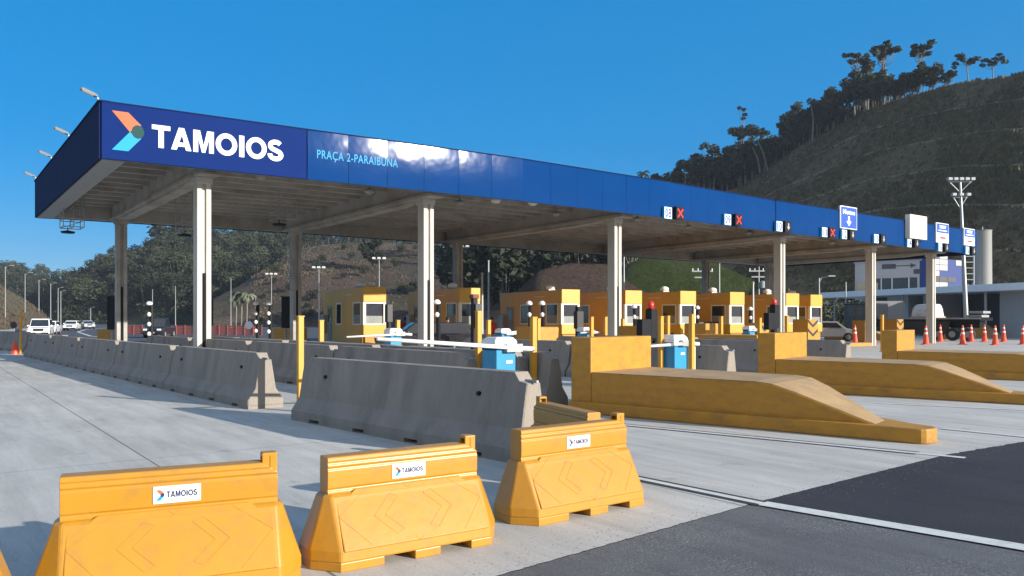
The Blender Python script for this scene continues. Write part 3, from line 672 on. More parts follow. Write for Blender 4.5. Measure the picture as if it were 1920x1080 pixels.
# lettering
def text_mb(txt, wd, ht, depth, bold=0.0):
    cu = bpy.data.curves.new('t', 'FONT'); cu.body = txt; cu.offset = bold; cu.extrude = depth / 2; cu.resolution_u = 4; cu.size = 1; cu.space_character = 1.1
    o = bpy.data.objects.new('t', cu); COL.objects.link(o); dg = bpy.context.evaluated_depsgraph_get(); dg.update()
    me = bpy.data.meshes.new_from_object(o.evaluated_get(dg)); bpy.data.objects.remove(o)
    xs = [v.co.x for v in me.vertices]; ys = [v.co.y for v in me.vertices]; x0, x1, y0, y1 = min(xs), max(xs), min(ys), max(ys)
    for v in me.vertices:       # into the local x-z plane, facing -y, origin at lower left
        v.co = Vector(((v.co.x - x0) / (x1 - x0) * wd, -v.co.z, (v.co.y - y0) / (y1 - y0) * ht))
    return me
def text_part(name, txt, wd, ht, Mx, m, parent, depth=.01, bold=.012, shear=0):
    me = text_mb(txt, wd, ht, depth, bold)
    if shear:
        for v in me.vertices: v.co.z += v.co.x * shear
    me.transform(Mx); me.materials.append(m); me.name = name
    o = bpy.data.objects.new(name, me); COL.objects.link(o); o.parent = parent; return o
def logo(parent, Mx, W, H, th=.012, dark=False):      # emblem in a W x H box, origin lower left
    def pc(pts): return [((x - 208) / 64 * W, (284 - y) / 74 * H) for x, y in pts]
    a = MB(); a.prism(pc([(208, 210), (240, 210), (266, 232), (243, 247)]), 0, -th, 'y', None, Mx); a.build('emblem_upper', M['orange_logo'], parent)
    a = MB(); a.prism(pc([(243, 247), (266, 257), (240, 284), (208, 284)]), 0, -th, 'y', None, Mx); a.build('emblem_lower', M['cyan_logo'], parent)
    a = MB(); c = pc([(259, 245)])[0]; r = H * .175
    a.prism([(c[0] + r * math.cos(t) * W / H * 1.12, c[1] + r * math.sin(t)) for t in [2 * math.pi * i / 28 for i in range(28)]], 0, -th - .004, 'y', None, Mx); a.build('emblem_disc', M['teal_logo'] if not dark else M['navy'], parent)
sa, sb = s_at(209), s_at(270); za, zb = z_at(240, 284.5), z_at(240, 212)
logo(can, fframe(sa, za, .065), sb - sa, zb - za, .012)
def bold_word(name, Wd, H, Mx, m, parent, th=.012):
    # TAMOIOS in heavy sans capitals, advance widths in units of cap height
    adv = {'T': .80, 'A': .90, 'M': 1.0, 'O': 1.04, 'I': .34, 'S': .80}; word = 'TAMOIOS'; tot = sum(adv[c] for c in word) - .06
    mb = MB(); x = 0; t = .22; kx = Wd / tot
    def P(pts): mb.prism([((x + a) * kx, b * H) for a, b in pts], 0, -th, 'y', None, Mx)
    for c in word:
        if c == 'T': P([(0, .80), (.76, .80), (.76, 1), (0, 1)]); P([(.27, 0), (.49, 0), (.49, .802), (.27, .802)])
        elif c == 'I': P([(.05, 0), (.28, 0), (.28, 1), (.05, 1)])
        elif c == 'A':
            P([(0, 0), (.23, 0), (.455, .70), (.455, 1), (.32, 1)]); P([(.86, 0), (.63, 0), (.453, .70), (.453, 1), (.55, 1)]); P([(.20, .16), (.68, .16), (.62, .34), (.25, .34)])
        elif c == 'M':
            P([(.04, 0), (.25, 0), (.25, 1), (.04, 1)]); P([(.73, 0), (.94, 0), (.94, 1), (.73, 1)]); P([(.248, 1), (.248, .66), (.42, 0), (.491, 0), (.491, .30), (.33, 1)]); P([(.732, 1), (.732, .66), (.56, 0), (.489, 0), (.489, .30), (.65, 1)])
        else:
            n = 28; vs = []; fs = []
            if c == 'O': cen = [(.51 + .375 * math.cos(a), .5 + .405 * math.sin(a)) for a in [2 * math.pi * i / n for i in range(n)]]; closed = True
            else:
                cen = [(.385 + .255 * math.cos(a), .715 + .19 * math.sin(a)) for a in [R(30 + i * 20) for i in range(11)]] + [(.385 + .27 * math.cos(a), .29 + .195 * math.sin(a)) for a in [R(70 - i * 20) for i in range(14)]]; closed = False
            n = len(cen)
            for i in range(n):
                p = Vector(cen[i]); a = Vector(cen[(i + 1) % n] if closed or i < n - 1 else cen[i]); b = Vector(cen[i - 1] if closed or i > 0 else cen[i]); d = (a - b).normalized(); q = Vector((-d.y, d.x)) * t / 2
                for w_ in (p + q, p - q):
                    for y in (0, -th): vs.append(((x + w_.x) * kx, y, w_.y * H))
            for i in range(n if closed else n - 1):
                a = i * 4; b = ((i + 1) % n) * 4; fs += [(a, b, b + 1, a + 1), (a + 2, a + 3, b + 3, b + 2), (a + 1, b + 1, b + 3, a + 3), (a, a + 2, b + 2, b)]
            if not closed: fs += [(0, 1, 3, 2), ((n - 1) * 4, (n - 1) * 4 + 1, (n - 1) * 4 + 3, (n - 1) * 4 + 2)]
            mb.add(vs, fs, None, Mx)
        x += adv[c]
    o = mb.build(name, m, parent); return o
sa, sb = s_at(284), s_at(529); za, zb = z_at(300, 278), z_at(300, 236)
bold_word('name_lettering', sb - sa, zb - za, fframe(sa, za, .062), M['white'], can)
sa, sb = s_at(593), s_at(744); za, zb = z_at(600, 299), z_at(600, 281)
text_part('plaza_lettering', 'PRAÇA 2-PARAIBUNA', sb - sa, (zb - za) * 1.1, fframe(sa, za - .05, .075), M['cyan_logo'], can, .012, .006)

# floodlights on the left roof edge
for i, (lx, ly) in enumerate(((182, 194), (127, 257), (94, 294), (61, 331))):
    # distance along left edge from its photo column
    a, b = 0, DEP
    for _ in range(30):
        m = (a + b) / 2; p = fas(0, m)
        if p.x / p.y > (lx + 4 - 960) / F: a = m
        else: b = m
    base = fas(0, a, ZT + .05) - fdir(0) * -.02
    fl = thing('roof_floodlight', ['grey floodlight on the roof edge right at the near corner', 'grey floodlight on the roof edge, second from the near corner', 'grey floodlight on the roof edge, third from the near corner', 'grey floodlight on the roof edge, farthest from the near corner'][i], 'floodlight', base, ROTU + R(90) , 'floodlights on the left roof edge')
    fl.scale = (.68,) * 3
    k = MB(); k.tube((0, 0, 0), (0, .10, .22), .03); k.box(-.12, .12, -.06, .06, 0, .02); k.build('bracket', M['white'], fl)
    k = MB(); Mh = Matrix.Translation((0, .10, .24)) @ Matrix.Rotation(R(-24), 4, 'X'); k.loft([[(x * q, y, z * q + .0) for x, z in ((-.13, -.05), (.13, -.05), (.13, .07), (-.13, .07))] for y, q in ((-.02, .7), (.12, 1), (.62, 1), (.68, .8))], None, Mh @ Matrix.Rotation(R(44), 4, 'X')); k.build('housing', M['cyl'], fl, bevel=.01)
    k = MB(); k.box(-.11, .11, .14, .6, -.062, -.05, None, Mh @ Matrix.Rotation(R(44), 4, 'X')); k.build('lens', M['lamp_glass'], fl)

# lane numbers, lane signals and sign boards on the fascia
def gl(name, lab, cat, px, py, grp):
    s = s_at(px); z = z_at(px, py); Mf = fframe(s, z, .066); d = fdir(s)
    return thing(name, lab, cat, Mf.translation, math.atan2(d.y, d.x), grp)
lanes = [('08', 1246, 1266, 400, 'x'), ('09', 1358, 1376, 412.5, 'x'), ('10', 1455, 1469, 425, 'a'), ('11', 1540, 1552, 436, 'x'), ('12', 1577, 1590, 440, 'a'), ('13', 1637, 1648, 448, 'a'), ('14', 1699, 1711, 456, 'a'), ('15', 1757, 1767, 464, 'a'), ('16', 1808, 1818, 470, 'a')]
for num, px, px2, py, k in lanes:
    t = gl('lane_number_sign', 'white and cyan lane number box reading %s on the blue fascia' % num, 'lane sign', px, py, 'lane number signs'); wd = .27
    b = MB(); b.box(-wd, wd, -.14, 0, -.27, .27); b.build('sign_box', M['cyan_logo'], t, bevel=.01)
    b = MB(); b.box(-wd + .02, wd - .02, -.145, -.139, -.25, .25); b.build('sign_face', M['white'], t)
    text_part('digits', num, wd * 1.55, .40, Matrix.Translation((-wd * .78, -.15, -.2)), M['sign_blue'], t, .006, .02)
    t = gl('lane_signal', 'black signal box %s right of lane number %s' % ('with a red cross' if k == 'x' else 'with a small grey arrow', num), 'lane signal', px2 + 1, py + 1, 'lane signals')
    b = MB(); b.box(-.27, .27, -.2, 0, -.29, .29); b.build('housing', M['black'], t, bevel=.01)
    if k == 'x':
        b = MB()
        for a in (45, -45): b.box(-.27, .27, -.211 - .002 * (a > 0), -.198, -.04, .04, None, Matrix.Rotation(R(a), 4, 'Y'))
        b.build('red_cross', M['red'], t)
    else:
        b = MB(); b.prism([(.0, -.18), (.14, 0), (.05, 0), (.05, .18), (-.05, .18), (-.05, 0), (-.14, 0)], -.21, -.198, 'y'); b.build('arrow', M['galv'], t)
def board(name, lab, px0, px1, py0, py1, kind):
    s0, s1 = s_at(px0), s_at(px1); pm = (px0 + px1) / 2; z0, z1 = z_at(pm, py1), z_at(pm, py0)
    t = gl(name, lab, 'sign', pm, (py0 + py1) / 2, None); W = (s1 - s0) / 2; H = (z1 - z0) / 2
    if kind == 'blank':
        b = MB(); b.box(-W, W, -.32, 0, -H, H); b.build('frame', M['offwhite'], t, bevel=.015)
        b = MB(); b.box(-W + .1, W - .1, -.326, -.319, -H + .1, H - .1); b.build('face', M['white'], t); return
    b = MB(); b.box(-W, W, -.10, 0, -H, H); b.build('board', M['white'], t, bevel=.008)
    b = MB(); g = .05
    if kind == 'motos':
        b.box(-W + g, W - g, -.106, -.099, -H + g, H - g); b.build('face', M['sign_blue'], t)
        text_part('word', 'Motos', W * 1.45, .28, Matrix.Translation((-W * .72, -.11, H * .28)), M['white'], t, .006, .03)
        b = MB(); b.prism([(0, -.48), (.27, -.2), (.09, -.2), (.09, .08), (-.09, .08), (-.09, -.2), (-.27, -.2)], -.112, -.104, 'y'); b.build('arrow', M['white'], t)
    else:
        b.box(-W + g, W - g, -.106, -.099, 0, H - g); b.build('upper_face', M['sign_blue'], t)
        b = MB()
        for r_, (zz, ww) in enumerate(((H * .70, .55), (H * .52, .5), (H * .24, .7))): b.box(-W * ww, W * ww, -.112, -.105, zz - .035, zz + .035)
        b.build('text_lines', M['white'], t)
        b = MB(); b.box(-W * .4, W * .5, -.106, -.099, -H * .58, -H * .40); b.build('red_line', M['red'], t)
board('direction_board', 'blue board with white frame reading Motos over a down arrow', 1571, 1602, 388, 430, 'motos')
board('blank_board', 'blank white framed board standing proud of the fascia', 1695, 1727, 405, 449, 'blank')
board('payment_board', 'blue and white board between the blank board and the rightmost board', 1751, 1774, 419, 456, 'pay')
board('payment_board', 'blue and white board at the far right end of the fascia', 1803, 1823, 429, 461, 'pay')

# lattice equipment frames hanging from the roof
GA = 'lattice equipment frames hanging from the canopy'
def antenna(s, dep, zb, lab):
    t = thing('antenna_frame', lab, 'equipment frame', fas(s, dep, zb), ROTU, GA)
    k = MB(); w_, d_ = .38, .5; h_ = 7.1 - zb
    for x in (-w_, 0, w_):
        for y in (-d_, d_): k.tube((x, y, 0), (x, y, h_), .018, n=5)
    for z in (0, .3, h_ * .5):
        for y in (-d_, d_): k.tube((-w_, y, z), (w_, y, z), .018, n=5)
        for x in (-w_, 0, w_): k.tube((x, -d_, z), (x, d_, z), .018, n=5)
    k.tube((-w_, -d_, .3), (w_, -d_, h_ * .5), .014, n=5); k.tube((-w_, d_, 0), (w_, d_, .3), .014, n=5)
    k.build('lattice', M['galv'], t)
    k = MB(); k.tube((-w_ * .4, 0, 0), (-w_ * .4, 0, -.18), .02); k.lathe([(.02, -.12), (.28, -.17), (.24, -.24), (.05, -.25)], -w_ * .4, 0, 0, 16); k.build('antenna_dish', M['black'], t, smooth=False)
antenna(.9, 12.4, 5.45, 'lattice frame with dark disc hanging under the left rear corner of the canopy')
antenna(4.4, 8.0, 5.15, 'lattice frame hanging beside the first white front column')
antenna(7.5, 6.2, 5.6, 'lattice frame hanging between the first and second front columns')
GL = 'small lamps under the canopy slab'
for i, (px, dep) in enumerate(((490, 2.2), (693, 3.2), (862, 3.8), (930, 2.4), (999, 2.0), (1043, 4.0), (1195, 3), (1290, 3.5), (1405, 3.2), (1560, 3.4))):
    s = s_at(px, dep); t = thing('canopy_lamp', 'small ceiling lamp under the canopy slab, number-less, hanging over photo lane gap', 'lamp', fas(s, dep, 6.62), ROTU, GL)
    t['label'] = 'small round lamp under the canopy slab between the roof ribs'
    k = MB(); k.tube((0, 0, 0), (0, 0, .5), .03); k.build('stem', M['galv'], t)
    k = MB(); k.lathe([(.04, .06), (.2, .0), (.22, -.08), (.12, -.16), (.02, -.18)], n=14); k.build('shade', M['white'] if i in (3, 4) else M['galv'], t, smooth=True)

# ------------------------------------------------------------------ toll booths
BD = Vector((.866, .5, 0)); BROT = R(30)
def booth(lab, L_=6.6, W=1.12, full=True):
    t = thing('toll_booth', lab, 'toll booth', (0, 0, 0), BROT, 'toll booths'); H0, H1 = .45, 3.2
    k = MB()
    # walls: sides and rear
    k.box(0, W, .12, L_, H0, H1); k.build('wall', M['booth'], t, bevel=.03)
    k = MB(); k.box(-.02, W + .02, -.1, .118, 2.48, H1 + .02); k.build('front_header', M['booth'], t, bevel=.015)
    k = MB(); k.box(-.02, W + .02, -.1, .118, .85, 1.36); k.build('front_panel', M['booth'], t, bevel=.015)
    k = MB(); k.box(.1, W - .1, .0, .118, .2, .85); k.build('base_panel', M['island'], t)
    k = MB(); k.box(.1, W - .1, .02, .11, 1.38, 2.46); wd = k.build('front_window', M['glass'], t)
    k = MB(); k.box(.12, W - .12, .012, .019, 1.4, 1.8); k.build('blind', M['blind'], wd)
    k = MB()
    for x0, x1, z0, z1 in ((-.02, .12, 1.362, 2.478), (W - .1, W + .02, 1.362, 2.478), (.12, W - .1, 2.40, 2.478), (.12, W - .1, 1.362, 1.42)): k.box(x0, x1, -.06, .10, z0, z1)
    k.build('window_frame', M['offwhite'], wd)
    # side windows and door on the visible left side
    for y0, y1 in ((.3, 1.35), (3.3, 4.1)):
        k = MB(); k.box(-.02, -.004, y0, y1, 1.42, 2.42); sw = k.build('side_window', M['glass'], t)
        k = MB()
        for a, b, c, d in ((y0 - .07, y0, 1.35, 2.49), (y1, y1 + .07, 1.35, 2.49), (y0, y1, 2.42, 2.49), (y0, y1, 1.35, 1.42)): k.box(-.05, -.002, a, b, c, d)
        k.build('window_frame', M['offwhite'], sw)
        if y0 < 1: k = MB(); k.box(-.024, -.021, y0, y1, 1.42, 1.85); k.build('blind', M['blind'], sw)
    k = MB(); k.box(-.03, -.004, 5.0, 5.75, .5, 2.35); dr = k.build('door', M['blind'], t)
    k = MB(); k.box(-.036, -.031, 5.12, 5.62, 1.5, 2.2); k.build('door_window', M['glass'], dr)
    k = MB(); k.box(-.08, -.032, 5.06, 5.12, 1.25, 1.35); k.build('door_handle', M['galv'], dr)
    k = MB(); k.box(-.22, -.004, 5.9, 6.4, .9, 1.9); k.build('wall_cabinet', M['galv'], t, bevel=.02)
    k = MB(); k.box(-.05, .0, 1.6, 2.6, 2.86, 2.9); k.build('light_strip', M['offwhite'], t)
    return t
proto = booth('yellow toll booth, the leftmost one')
bt = [(681, 538), (861, 540), (1052, 543), (1171, 545), (1274, 546), (1367, 548), (1455, 550), (1472, 550.5), (1518, 553)]
names = ['leftmost yellow booth, standing alone left of the second front column', 'yellow booth right behind the second front column', 'longest looking yellow booth between the second and third front columns',
         'yellow booth half hidden behind the third front column', 'yellow booth just right of the third front column', 'yellow booth midway between third and fourth front columns', 'yellow booth behind the fourth front column', 'yellow booth just right of the fourth front column', 'rightmost yellow booth, next to the white roof']
booth_loc = []
for i, (px, py) in enumerate(bt):
    if i == 6: continue
    Y = F * 1.6 / (HZ - py); loc = Vector(((px - 960) / F * Y, Y, 0)); booth_loc.append(loc)
    b = proto if i == 0 else dup(proto, loc, BROT, names[i]); b.location = loc; b['label'] = names[i]
    # roof unit
    a = thing('roof_fan_unit', 'white roof ventilator on the ' + names[i].split(',')[0].replace('yellow ', ''), 'ventilator', loc + Vector((-.5, .866, 0)) * 1.9 + BD * .55 + Vector((0, 0, 3.2)), BROT, 'roof ventilators on the booths')
    a.scale = (.72,) * 3; k = MB(); k.box(-.3, .3, -.25, .25, 0, .12); k.build('base', M['galv'], a)
    k = MB(); k.lathe([(.3, .10), (.36, .22), (.34, .36), (.2, .46), (.03, .5)], n=16); k.build('cowl', M['white'], a, smooth=True)
    # island the booth stands on
    isl = thing('booth_island', 'low kerb island under ' + names[i].split(',')[0].replace('third front', 'third').replace('yellow booth', 'booth'), 'island', loc, BROT, 'booth islands')
    k = MB(); k.box(-.35, 1.8, -3.2, 9, -.02, .2); k.build('kerb', M['island'], isl, bevel=.03)
    k = MB(); k.box(-.25, 1.7, -3.1, 8.9, .2, .215); k.build('deck', M['concrete'], isl)

# ------------------------------------------------------------------ yellow nose islands in the foreground
def nose_island(lab, c0, rot, sc=1.0):
    t = thing('nose_island', lab, 'traffic island', c0, rot, 'yellow nose islands'); W = 2.05
    k = MB(); k.box(-.42, 0, 0, W, .0, 1.3); k.build('end_block', M['island'], t, bevel=.02)
    # body: plan tapers towards the tip, side profile falls from deck to tip
    st = [(.004, 0, W, .70), (2.9, .0, 1.72, .69), (3.15, .0, 1.68, .665), (3.5, .0, 1.45, .56), (4.55, .02, .52, .2)]
    rings = [[(x, a, 0), (x, b, 0), (x, b, z), (x, a, z)] for x, a, b, z in st]
    k = MB(); k.loft(rings); k.build('body', M['island'], t, bevel=.02)
    k = MB(); rt = [[(x, a + .015, z + .002), (x, b - .015, z + .002), (x, b - .015, z + .007), (x, a + .015, z + .007)] for x, a, b, z in st]; k.loft(rt); k.build('dusty_top', M['island_top'], t)
    k = MB(); pl_ = [(-.42, -.09), (5.1, -.09)] + [(5.1 + .16 * math.sin(a), .09 + .18 * -math.cos(a)) for a in [0.3, .7, 1.1, 1.57]] + [(5.28, .2), (5.2, .34), (4.9, .5), (3.3, 1.72), (2.9, 1.84), (-.42, W + .09)]
    k.prism(pl_, 0, .2, 'z'); k.build('plinth', M['island'], t, bevel=.025)
    return t
IR = math.atan2(-.64, .77)
i1 = nose_island('nearest yellow sloped island, right behind the plastic barriers', (1.35, 13.5, 0), IR)
i2 = dup(i1, Vector((6.0, 18.0, 0)), IR, 'second yellow sloped island, its slope ending at the right photo edge')
i3 = dup(i1, Vector((11.12, 22.8, 0)), IR, 'third yellow sloped island, only its block and deck in view')

# ------------------------------------------------------------------ concrete barriers
def conc_barrier(lab, L_=5.28):
    t = thing('concrete_barrier', lab, 'concrete barrier', (0, 0, 0), 0, 'concrete lane barriers')   # origin at near end, runs along +y
    prof = lambda cut, e: [(-.33 + e, .06), (-.33 + e, .16), (-.19 + e, .36), (-.105 + e * .5, 1.0 - cut), (.105 - e * .5, 1.0 - cut), (.19 - e, .36), (.33 - e, .16), (.33 - e, .06)]
    k = MB(); k.loft([[(x, y, z) for x, z in prof(c, e)] for y, c, e in ((0.01, .13, .02), (.02, .12, 0), (.14, .1, 0), (.22, 0, 0), (L_ - .22, 0, 0), (L_ - .14, .1, 0), (L_ - .02, .12, 0), (L_ - .01, .13, .02))])
    k.build('body', M['concrete'], t)
    k = MB(); y = .01
    slots = [(.55 + i * 1.28, .85 + i * 1.28) for i in range(4)]
    for a, b in slots + [(L_ - .01, 0)]: k.box(-.325, .325, y, a, -.01, .065); y = b
    k.build('feet', M['concrete'], t)
    for y in (.8, L_ - .8):
        k = MB(); k.tube((-.178, y, .72), (.178, y, .72), .028, n=8); k.build('lifting_hole', M['black'], t)
    k = MB(); k.tube((0, -.05, .90), (0, .2, .90), .02, n=6); k.tube((0, L_ - .2, .90), (0, L_ + .02, .90), .02, n=6); k.build('steel_loop', M['galv'], t)
    return t
DB = Vector((-.63, .775, 0)).normalized(); RB = math.atan2(DB.y, DB.x) - R(90)
def q_base(px, py):  # axis position from a base point on the camera-left side
    return G(px, py)
cb = conc_barrier('concrete barrier nearest the camera in the long left row')
QB = Vector((DB.y, -DB.x, 0)) * .33
r1 = Vector((-4.71, 14.1, 0)) + QB
row_lab = ['nearest', 'second', 'third', 'fourth', 'farthest']
for i in range(5):
    p = r1 + DB * 5.34 * i
    o = cb if i == 0 else dup(cb, p, RB); o.location = p; o.rotation_euler.z = RB; o['label'] = row_lab[i] + ' segment of the long concrete barrier row on the left'
d2 = Vector((-.675, .738, 0)).normalized(); q2 = Vector((d2.y, -d2.x, 0)) * .33
near = Vector((-3.55, 12.67, 0)) - d2 * 5.28 + q2
o = dup(cb, near, math.atan2(d2.y, d2.x) - R(90), 'big single concrete barrier right behind the yellow plastic barriers')
def row(p0, n, lab, seg=5.34):
    p0 = Vector(p0)
    for i in range(n): dup(cb, p0 + DB * seg * i, RB, '%s segment of the %s' % (['nearest', 'second', 'third', 'fourth', 'farthest', 'last'][i], lab))
def end_at(px, py, z=1.0): Y = F * (EYE - z) / (py - HZ); return Vector(((px - 960) / F * Y, Y, 0))
row(end_at(886, 662) , 4, 'concrete row ending left of the near blue gate cabinet')
row((.22, 14.75, 0), 3, 'concrete row ending right of the near blue gate cabinet')
row((.80, 14.5, 0), 4, 'concrete row ending left of the nearest yellow island')
row((5.1, 18.3, 0), 2, 'concrete row ending behind the deck of the nearest yellow island')
row((7.7, 22.5, 0), 3, 'concrete row behind the gate cabinet between the first and second islands')
row((9.9, 23.2, 0), 2, 'concrete row ending behind the second yellow island')
# left edge pieces by the highway
dup(cb, Vector((-17.6, 31.2, 0)), RB + R(4), 'concrete barrier behind the far end of the long left row')
dup(cb, Vector((-24.3, 39.8, 0)), RB + R(10), 'concrete barrier by the orange post at the far left')
for i in range(3): dup(cb, Vector((-31 - 4.0 * i, 47 + 3.6 * i, 0)), RB + R(18), ['first', 'second', 'third'][i] + ' concrete barrier past the orange post at the left photo edge')

# ------------------------------------------------------------------ yellow water-filled plastic barriers
def plastic_barrier(lab):
    t = thing('plastic_barrier', lab, 'plastic barrier', (0, 0, 0), 0, 'yellow plastic barriers')
    def ring(z, a, b, ca, cb_): return [(-a, -b + cb_, z), (-a + ca, -b, z), (a - ca, -b, z), (a, -b + cb_, z), (a, b - cb_, z), (a - ca, b, z), (-a + ca, b, z), (-a, b - cb_, z)]
    k = MB(); k.loft([ring(.055, .73, .29, .15, .18), ring(.13, .73, .285, .15, .18), ring(.455, .625, .115, .045, .05), ring(.475, .60, .09, .03, .03)])
    k.build('body', M['plastic'], t, bevel=.014)
    k = MB()
    for x0, x1 in ((-.585, -.27), (-.04, .16), (.41, .585)): k.prism([(x0, -.288), (x1, -.288), (x1, .288), (x0, .288)], 0, .06, 'z')
    k.prism([(-.725, -.105), (-.584, -.283), (-.584, .283), (-.725, .105)], 0, .06, 'z'); k.prism([(.725, -.105), (.584, -.283), (.584, .283), (.725, .105)], 0, .06, 'z')
    k.build('feet', M['plastic'], t, bevel=.006)
    # upper rib with shallow horizontal flutes
    zs = [(.45, .074), (.488, .074), (.494, .068), (.505, .068), (.511, .074), (.59, .076), (.632, .076), (.638, .070), (.648, .070), (.654, .076), (.668, .076), (.674, .070), (.684, .070), (.690, .074), (.712, .072), (.72, .066)]
    k = MB(); rings = []
    for z, y in zs:
        e = .59; er = .59 if z < .66 else .59 - (z - .66) * 1.6
        rings.append([(-e, -y, z), (er, -y, z), (er, y, z), (-e, y, z)])
    k.loft(rings); k.build('upper_rib', M['plastic'], t, bevel=.004)
    k = MB(); k.box(.545, .592, -.045, .045, .64, .765); k.box(.50, .546, -.045, -.03, .68, .765); k.box(.50, .546, .03, .045, .68, .765); k.box(.50, .593, -.045, .045, .75, .775)
    k.build('coupling_lug', M['plastic'], t, bevel=.008)
    # raised facing plates and moulded marks on both slopes
    for sg in (-1, 1):
        a = Vector((0, -.2875 * 1, .128)); b = Vector((0, -.080, .490)); ey = (b - a).normalized(); ex = Vector((1, 0, 0)); sl = (b - a).length
        Mx = frame(a, ex, ey)
        if sg > 0: Mx = Matrix.Rotation(math.pi, 4, 'Z') @ Mx
        k = MB(); k.prism([(-.56, .0), (.56, .0), (.555, sl * .80), (.50, sl * .83), (.42, sl), (-.40, sl), (-.49, sl * .83), (-.555, sl * .80)], -.01, .012, 'z', None, Mx); k.build('facing_plate', M['plastic'], t, bevel=.008)
        k = MB()
        def line(p, q, wd=.006):
            p = Vector((p[0], p[1] * sl, 0)); q = Vector((q[0], q[1] * sl, 0)); d = (q - p).normalized(); n_ = Vector((-d.y, d.x, 0)) * wd / 2
            k.add([p + n_ + Vector((0, 0, .011)), p - n_ + Vector((0, 0, .011)), q - n_ + Vector((0, 0, .011)), q + n_ + Vector((0, 0, .011)), p + n_ + Vector((0, 0, .0145)), p - n_ + Vector((0, 0, .0145)), q - n_ + Vector((0, 0, .0145)), q + n_ + Vector((0, 0, .0145))],
                  [(0, 1, 2, 3), (4, 5, 6, 7), (0, 1, 5, 4), (1, 2, 6, 5), (2, 3, 7, 6), (3, 0, 4, 7)], None, Mx)
        for sx in (-1, 1):
            c = [(.10, .78), (.16, .84), (.30, .50), (.16, .16), (.10, .22), (.22, .50), (.10, .78)]
            for i in range(len(c) - 1): line((sx * c[i][0], c[i][1]), (sx * c[i + 1][0], c[i + 1][1]))
            k.build('moulded_chevron', M['plastic'], t); k = MB()
            line((sx * .32, .97), (sx * .55, .56)); line((sx * .55, .56), (sx * .36, .05)); k.build('moulded_ridge', M['plastic'], t); k = MB()
        for (cx, cy) in ((0, .97), (0, .06)): line((cx - .03, cy), (cx, cy - .06)); line((cx, cy - .06), (cx + .035, cy)); k.build('moulded_notch', M['plastic'], t); k = MB()
    # sticker
    k = MB(); k.box(-.115, .145, -.0815, -.076, .527, .627); sk = k.build('sticker', M['plate'], t)
    logo(sk, Matrix.Translation((-.098, -.082, .545)), .045, .062, .0012, True)
    bold_word('sticker_lettering', .168, .036, Matrix.Translation((-.043, -.0818, .560)), M['navy'], sk, .0015)
    return t
pb = plastic_barrier('second yellow plastic barrier from the left with its sticker in full view')
PBS = [((-2.02, 4.72), 25, 1.0, 'yellow plastic barrier in the lower left corner, cut by the bottom of the photo'),
       ((-.77, 5.54), 34, .97, 'middle one of the three yellow plastic barriers standing in front'),
       ((.50, 6.70), 37, 1.0, 'right one of the three front yellow plastic barriers, nearest the dark asphalt'),
       ((-3.40, 4.02), 25, 1.0, 'yellow plastic barrier of which only a sliver shows at the lower left edge'),
       ((.54, 8.05), 114, 1.0, 'yellow plastic barrier half hidden behind the right front one, turned sideways')]
for i, ((x, y), a, sc, lab) in enumerate(PBS):
    o = pb if i == 0 else dup(pb, (x, y, 0), R(a), lab); o.location = (x, y, 0); o.rotation_euler.z = R(a); o.scale = (sc,) * 3; o['label'] = lab

# ------------------------------------------------------------------ bollards
def bollard(h=1.75):
    t = thing('bollard', 'yellow square post', 'bollard', (0, 0, 0), ROTU, 'yellow square posts'); k = MB(); k.box(-.05, .05, -.05, .05, 0, h); k.build('post', M['post'], t, bevel=.008)
    k = MB(); k.box(-.09, .09, -.09, .09, -.01, .02); k.build('base_plate', M['galv'], t); k = MB(); k.box(-.056, .056, -.056, .056, h, h + .02); k.build('cap', M['post'], t); return t
bo = bollard()
B = [(563, 592, 13.8, 'tall yellow post rising behind the left end of the big concrete barrier'), (897, 583, 15.6, 'tall yellow post beside the black post left of the near blue cabinet'), (1000, 594, 14.6, 'tall yellow post between the near blue cabinet and the nearest yellow island'),
     (1239, 593, 18.2, 'tall yellow post just left of the second blue cabinet'), (1297, 589, 17.6, 'tall yellow post just right of the second blue cabinet'), (602, 600, 22, 'short yellow post left of the leftmost booth'),
     (1009, 597, 26, 'thin yellow post before the lit yellow block left of centre'), (1109, 594, 29, 'thin yellow post left of the third front column'), (1135, 594, 31, 'thin yellow post touching the left side of the third front column'), (1252, 592, 29, 'thin yellow post before the windows of the booth right of the third column'),
     (1352, 593, 32, 'thin yellow post left of the chevron blocks'), (916, 600, 27, 'thin pale yellow post before the longest booth'), (1424, 596, 30, 'thin yellow post above the first chevron block'), (1168, 598, 30, 'thin yellow post right of the third front column'), (746, 600, 28, 'thin yellow post right of the leftmost booth'), (1475, 592, 30, 'thin yellow post right of the fourth front column'), (1654, 590, 40, 'thin orange post right of the fifth front column')]
for i, (px, py, Y, lab) in enumerate(B):
    p = atY(px, py, Y); sc = p.z / 1.77; o = bo if i == 0 else dup(bo, (p.x, p.y, 0), ROTU, lab); o.location = (p.x, p.y, 0); o['label'] = lab; o.scale = (1.0 if Y < 20 else 1.25, 1.0 if Y < 20 else 1.25, sc)

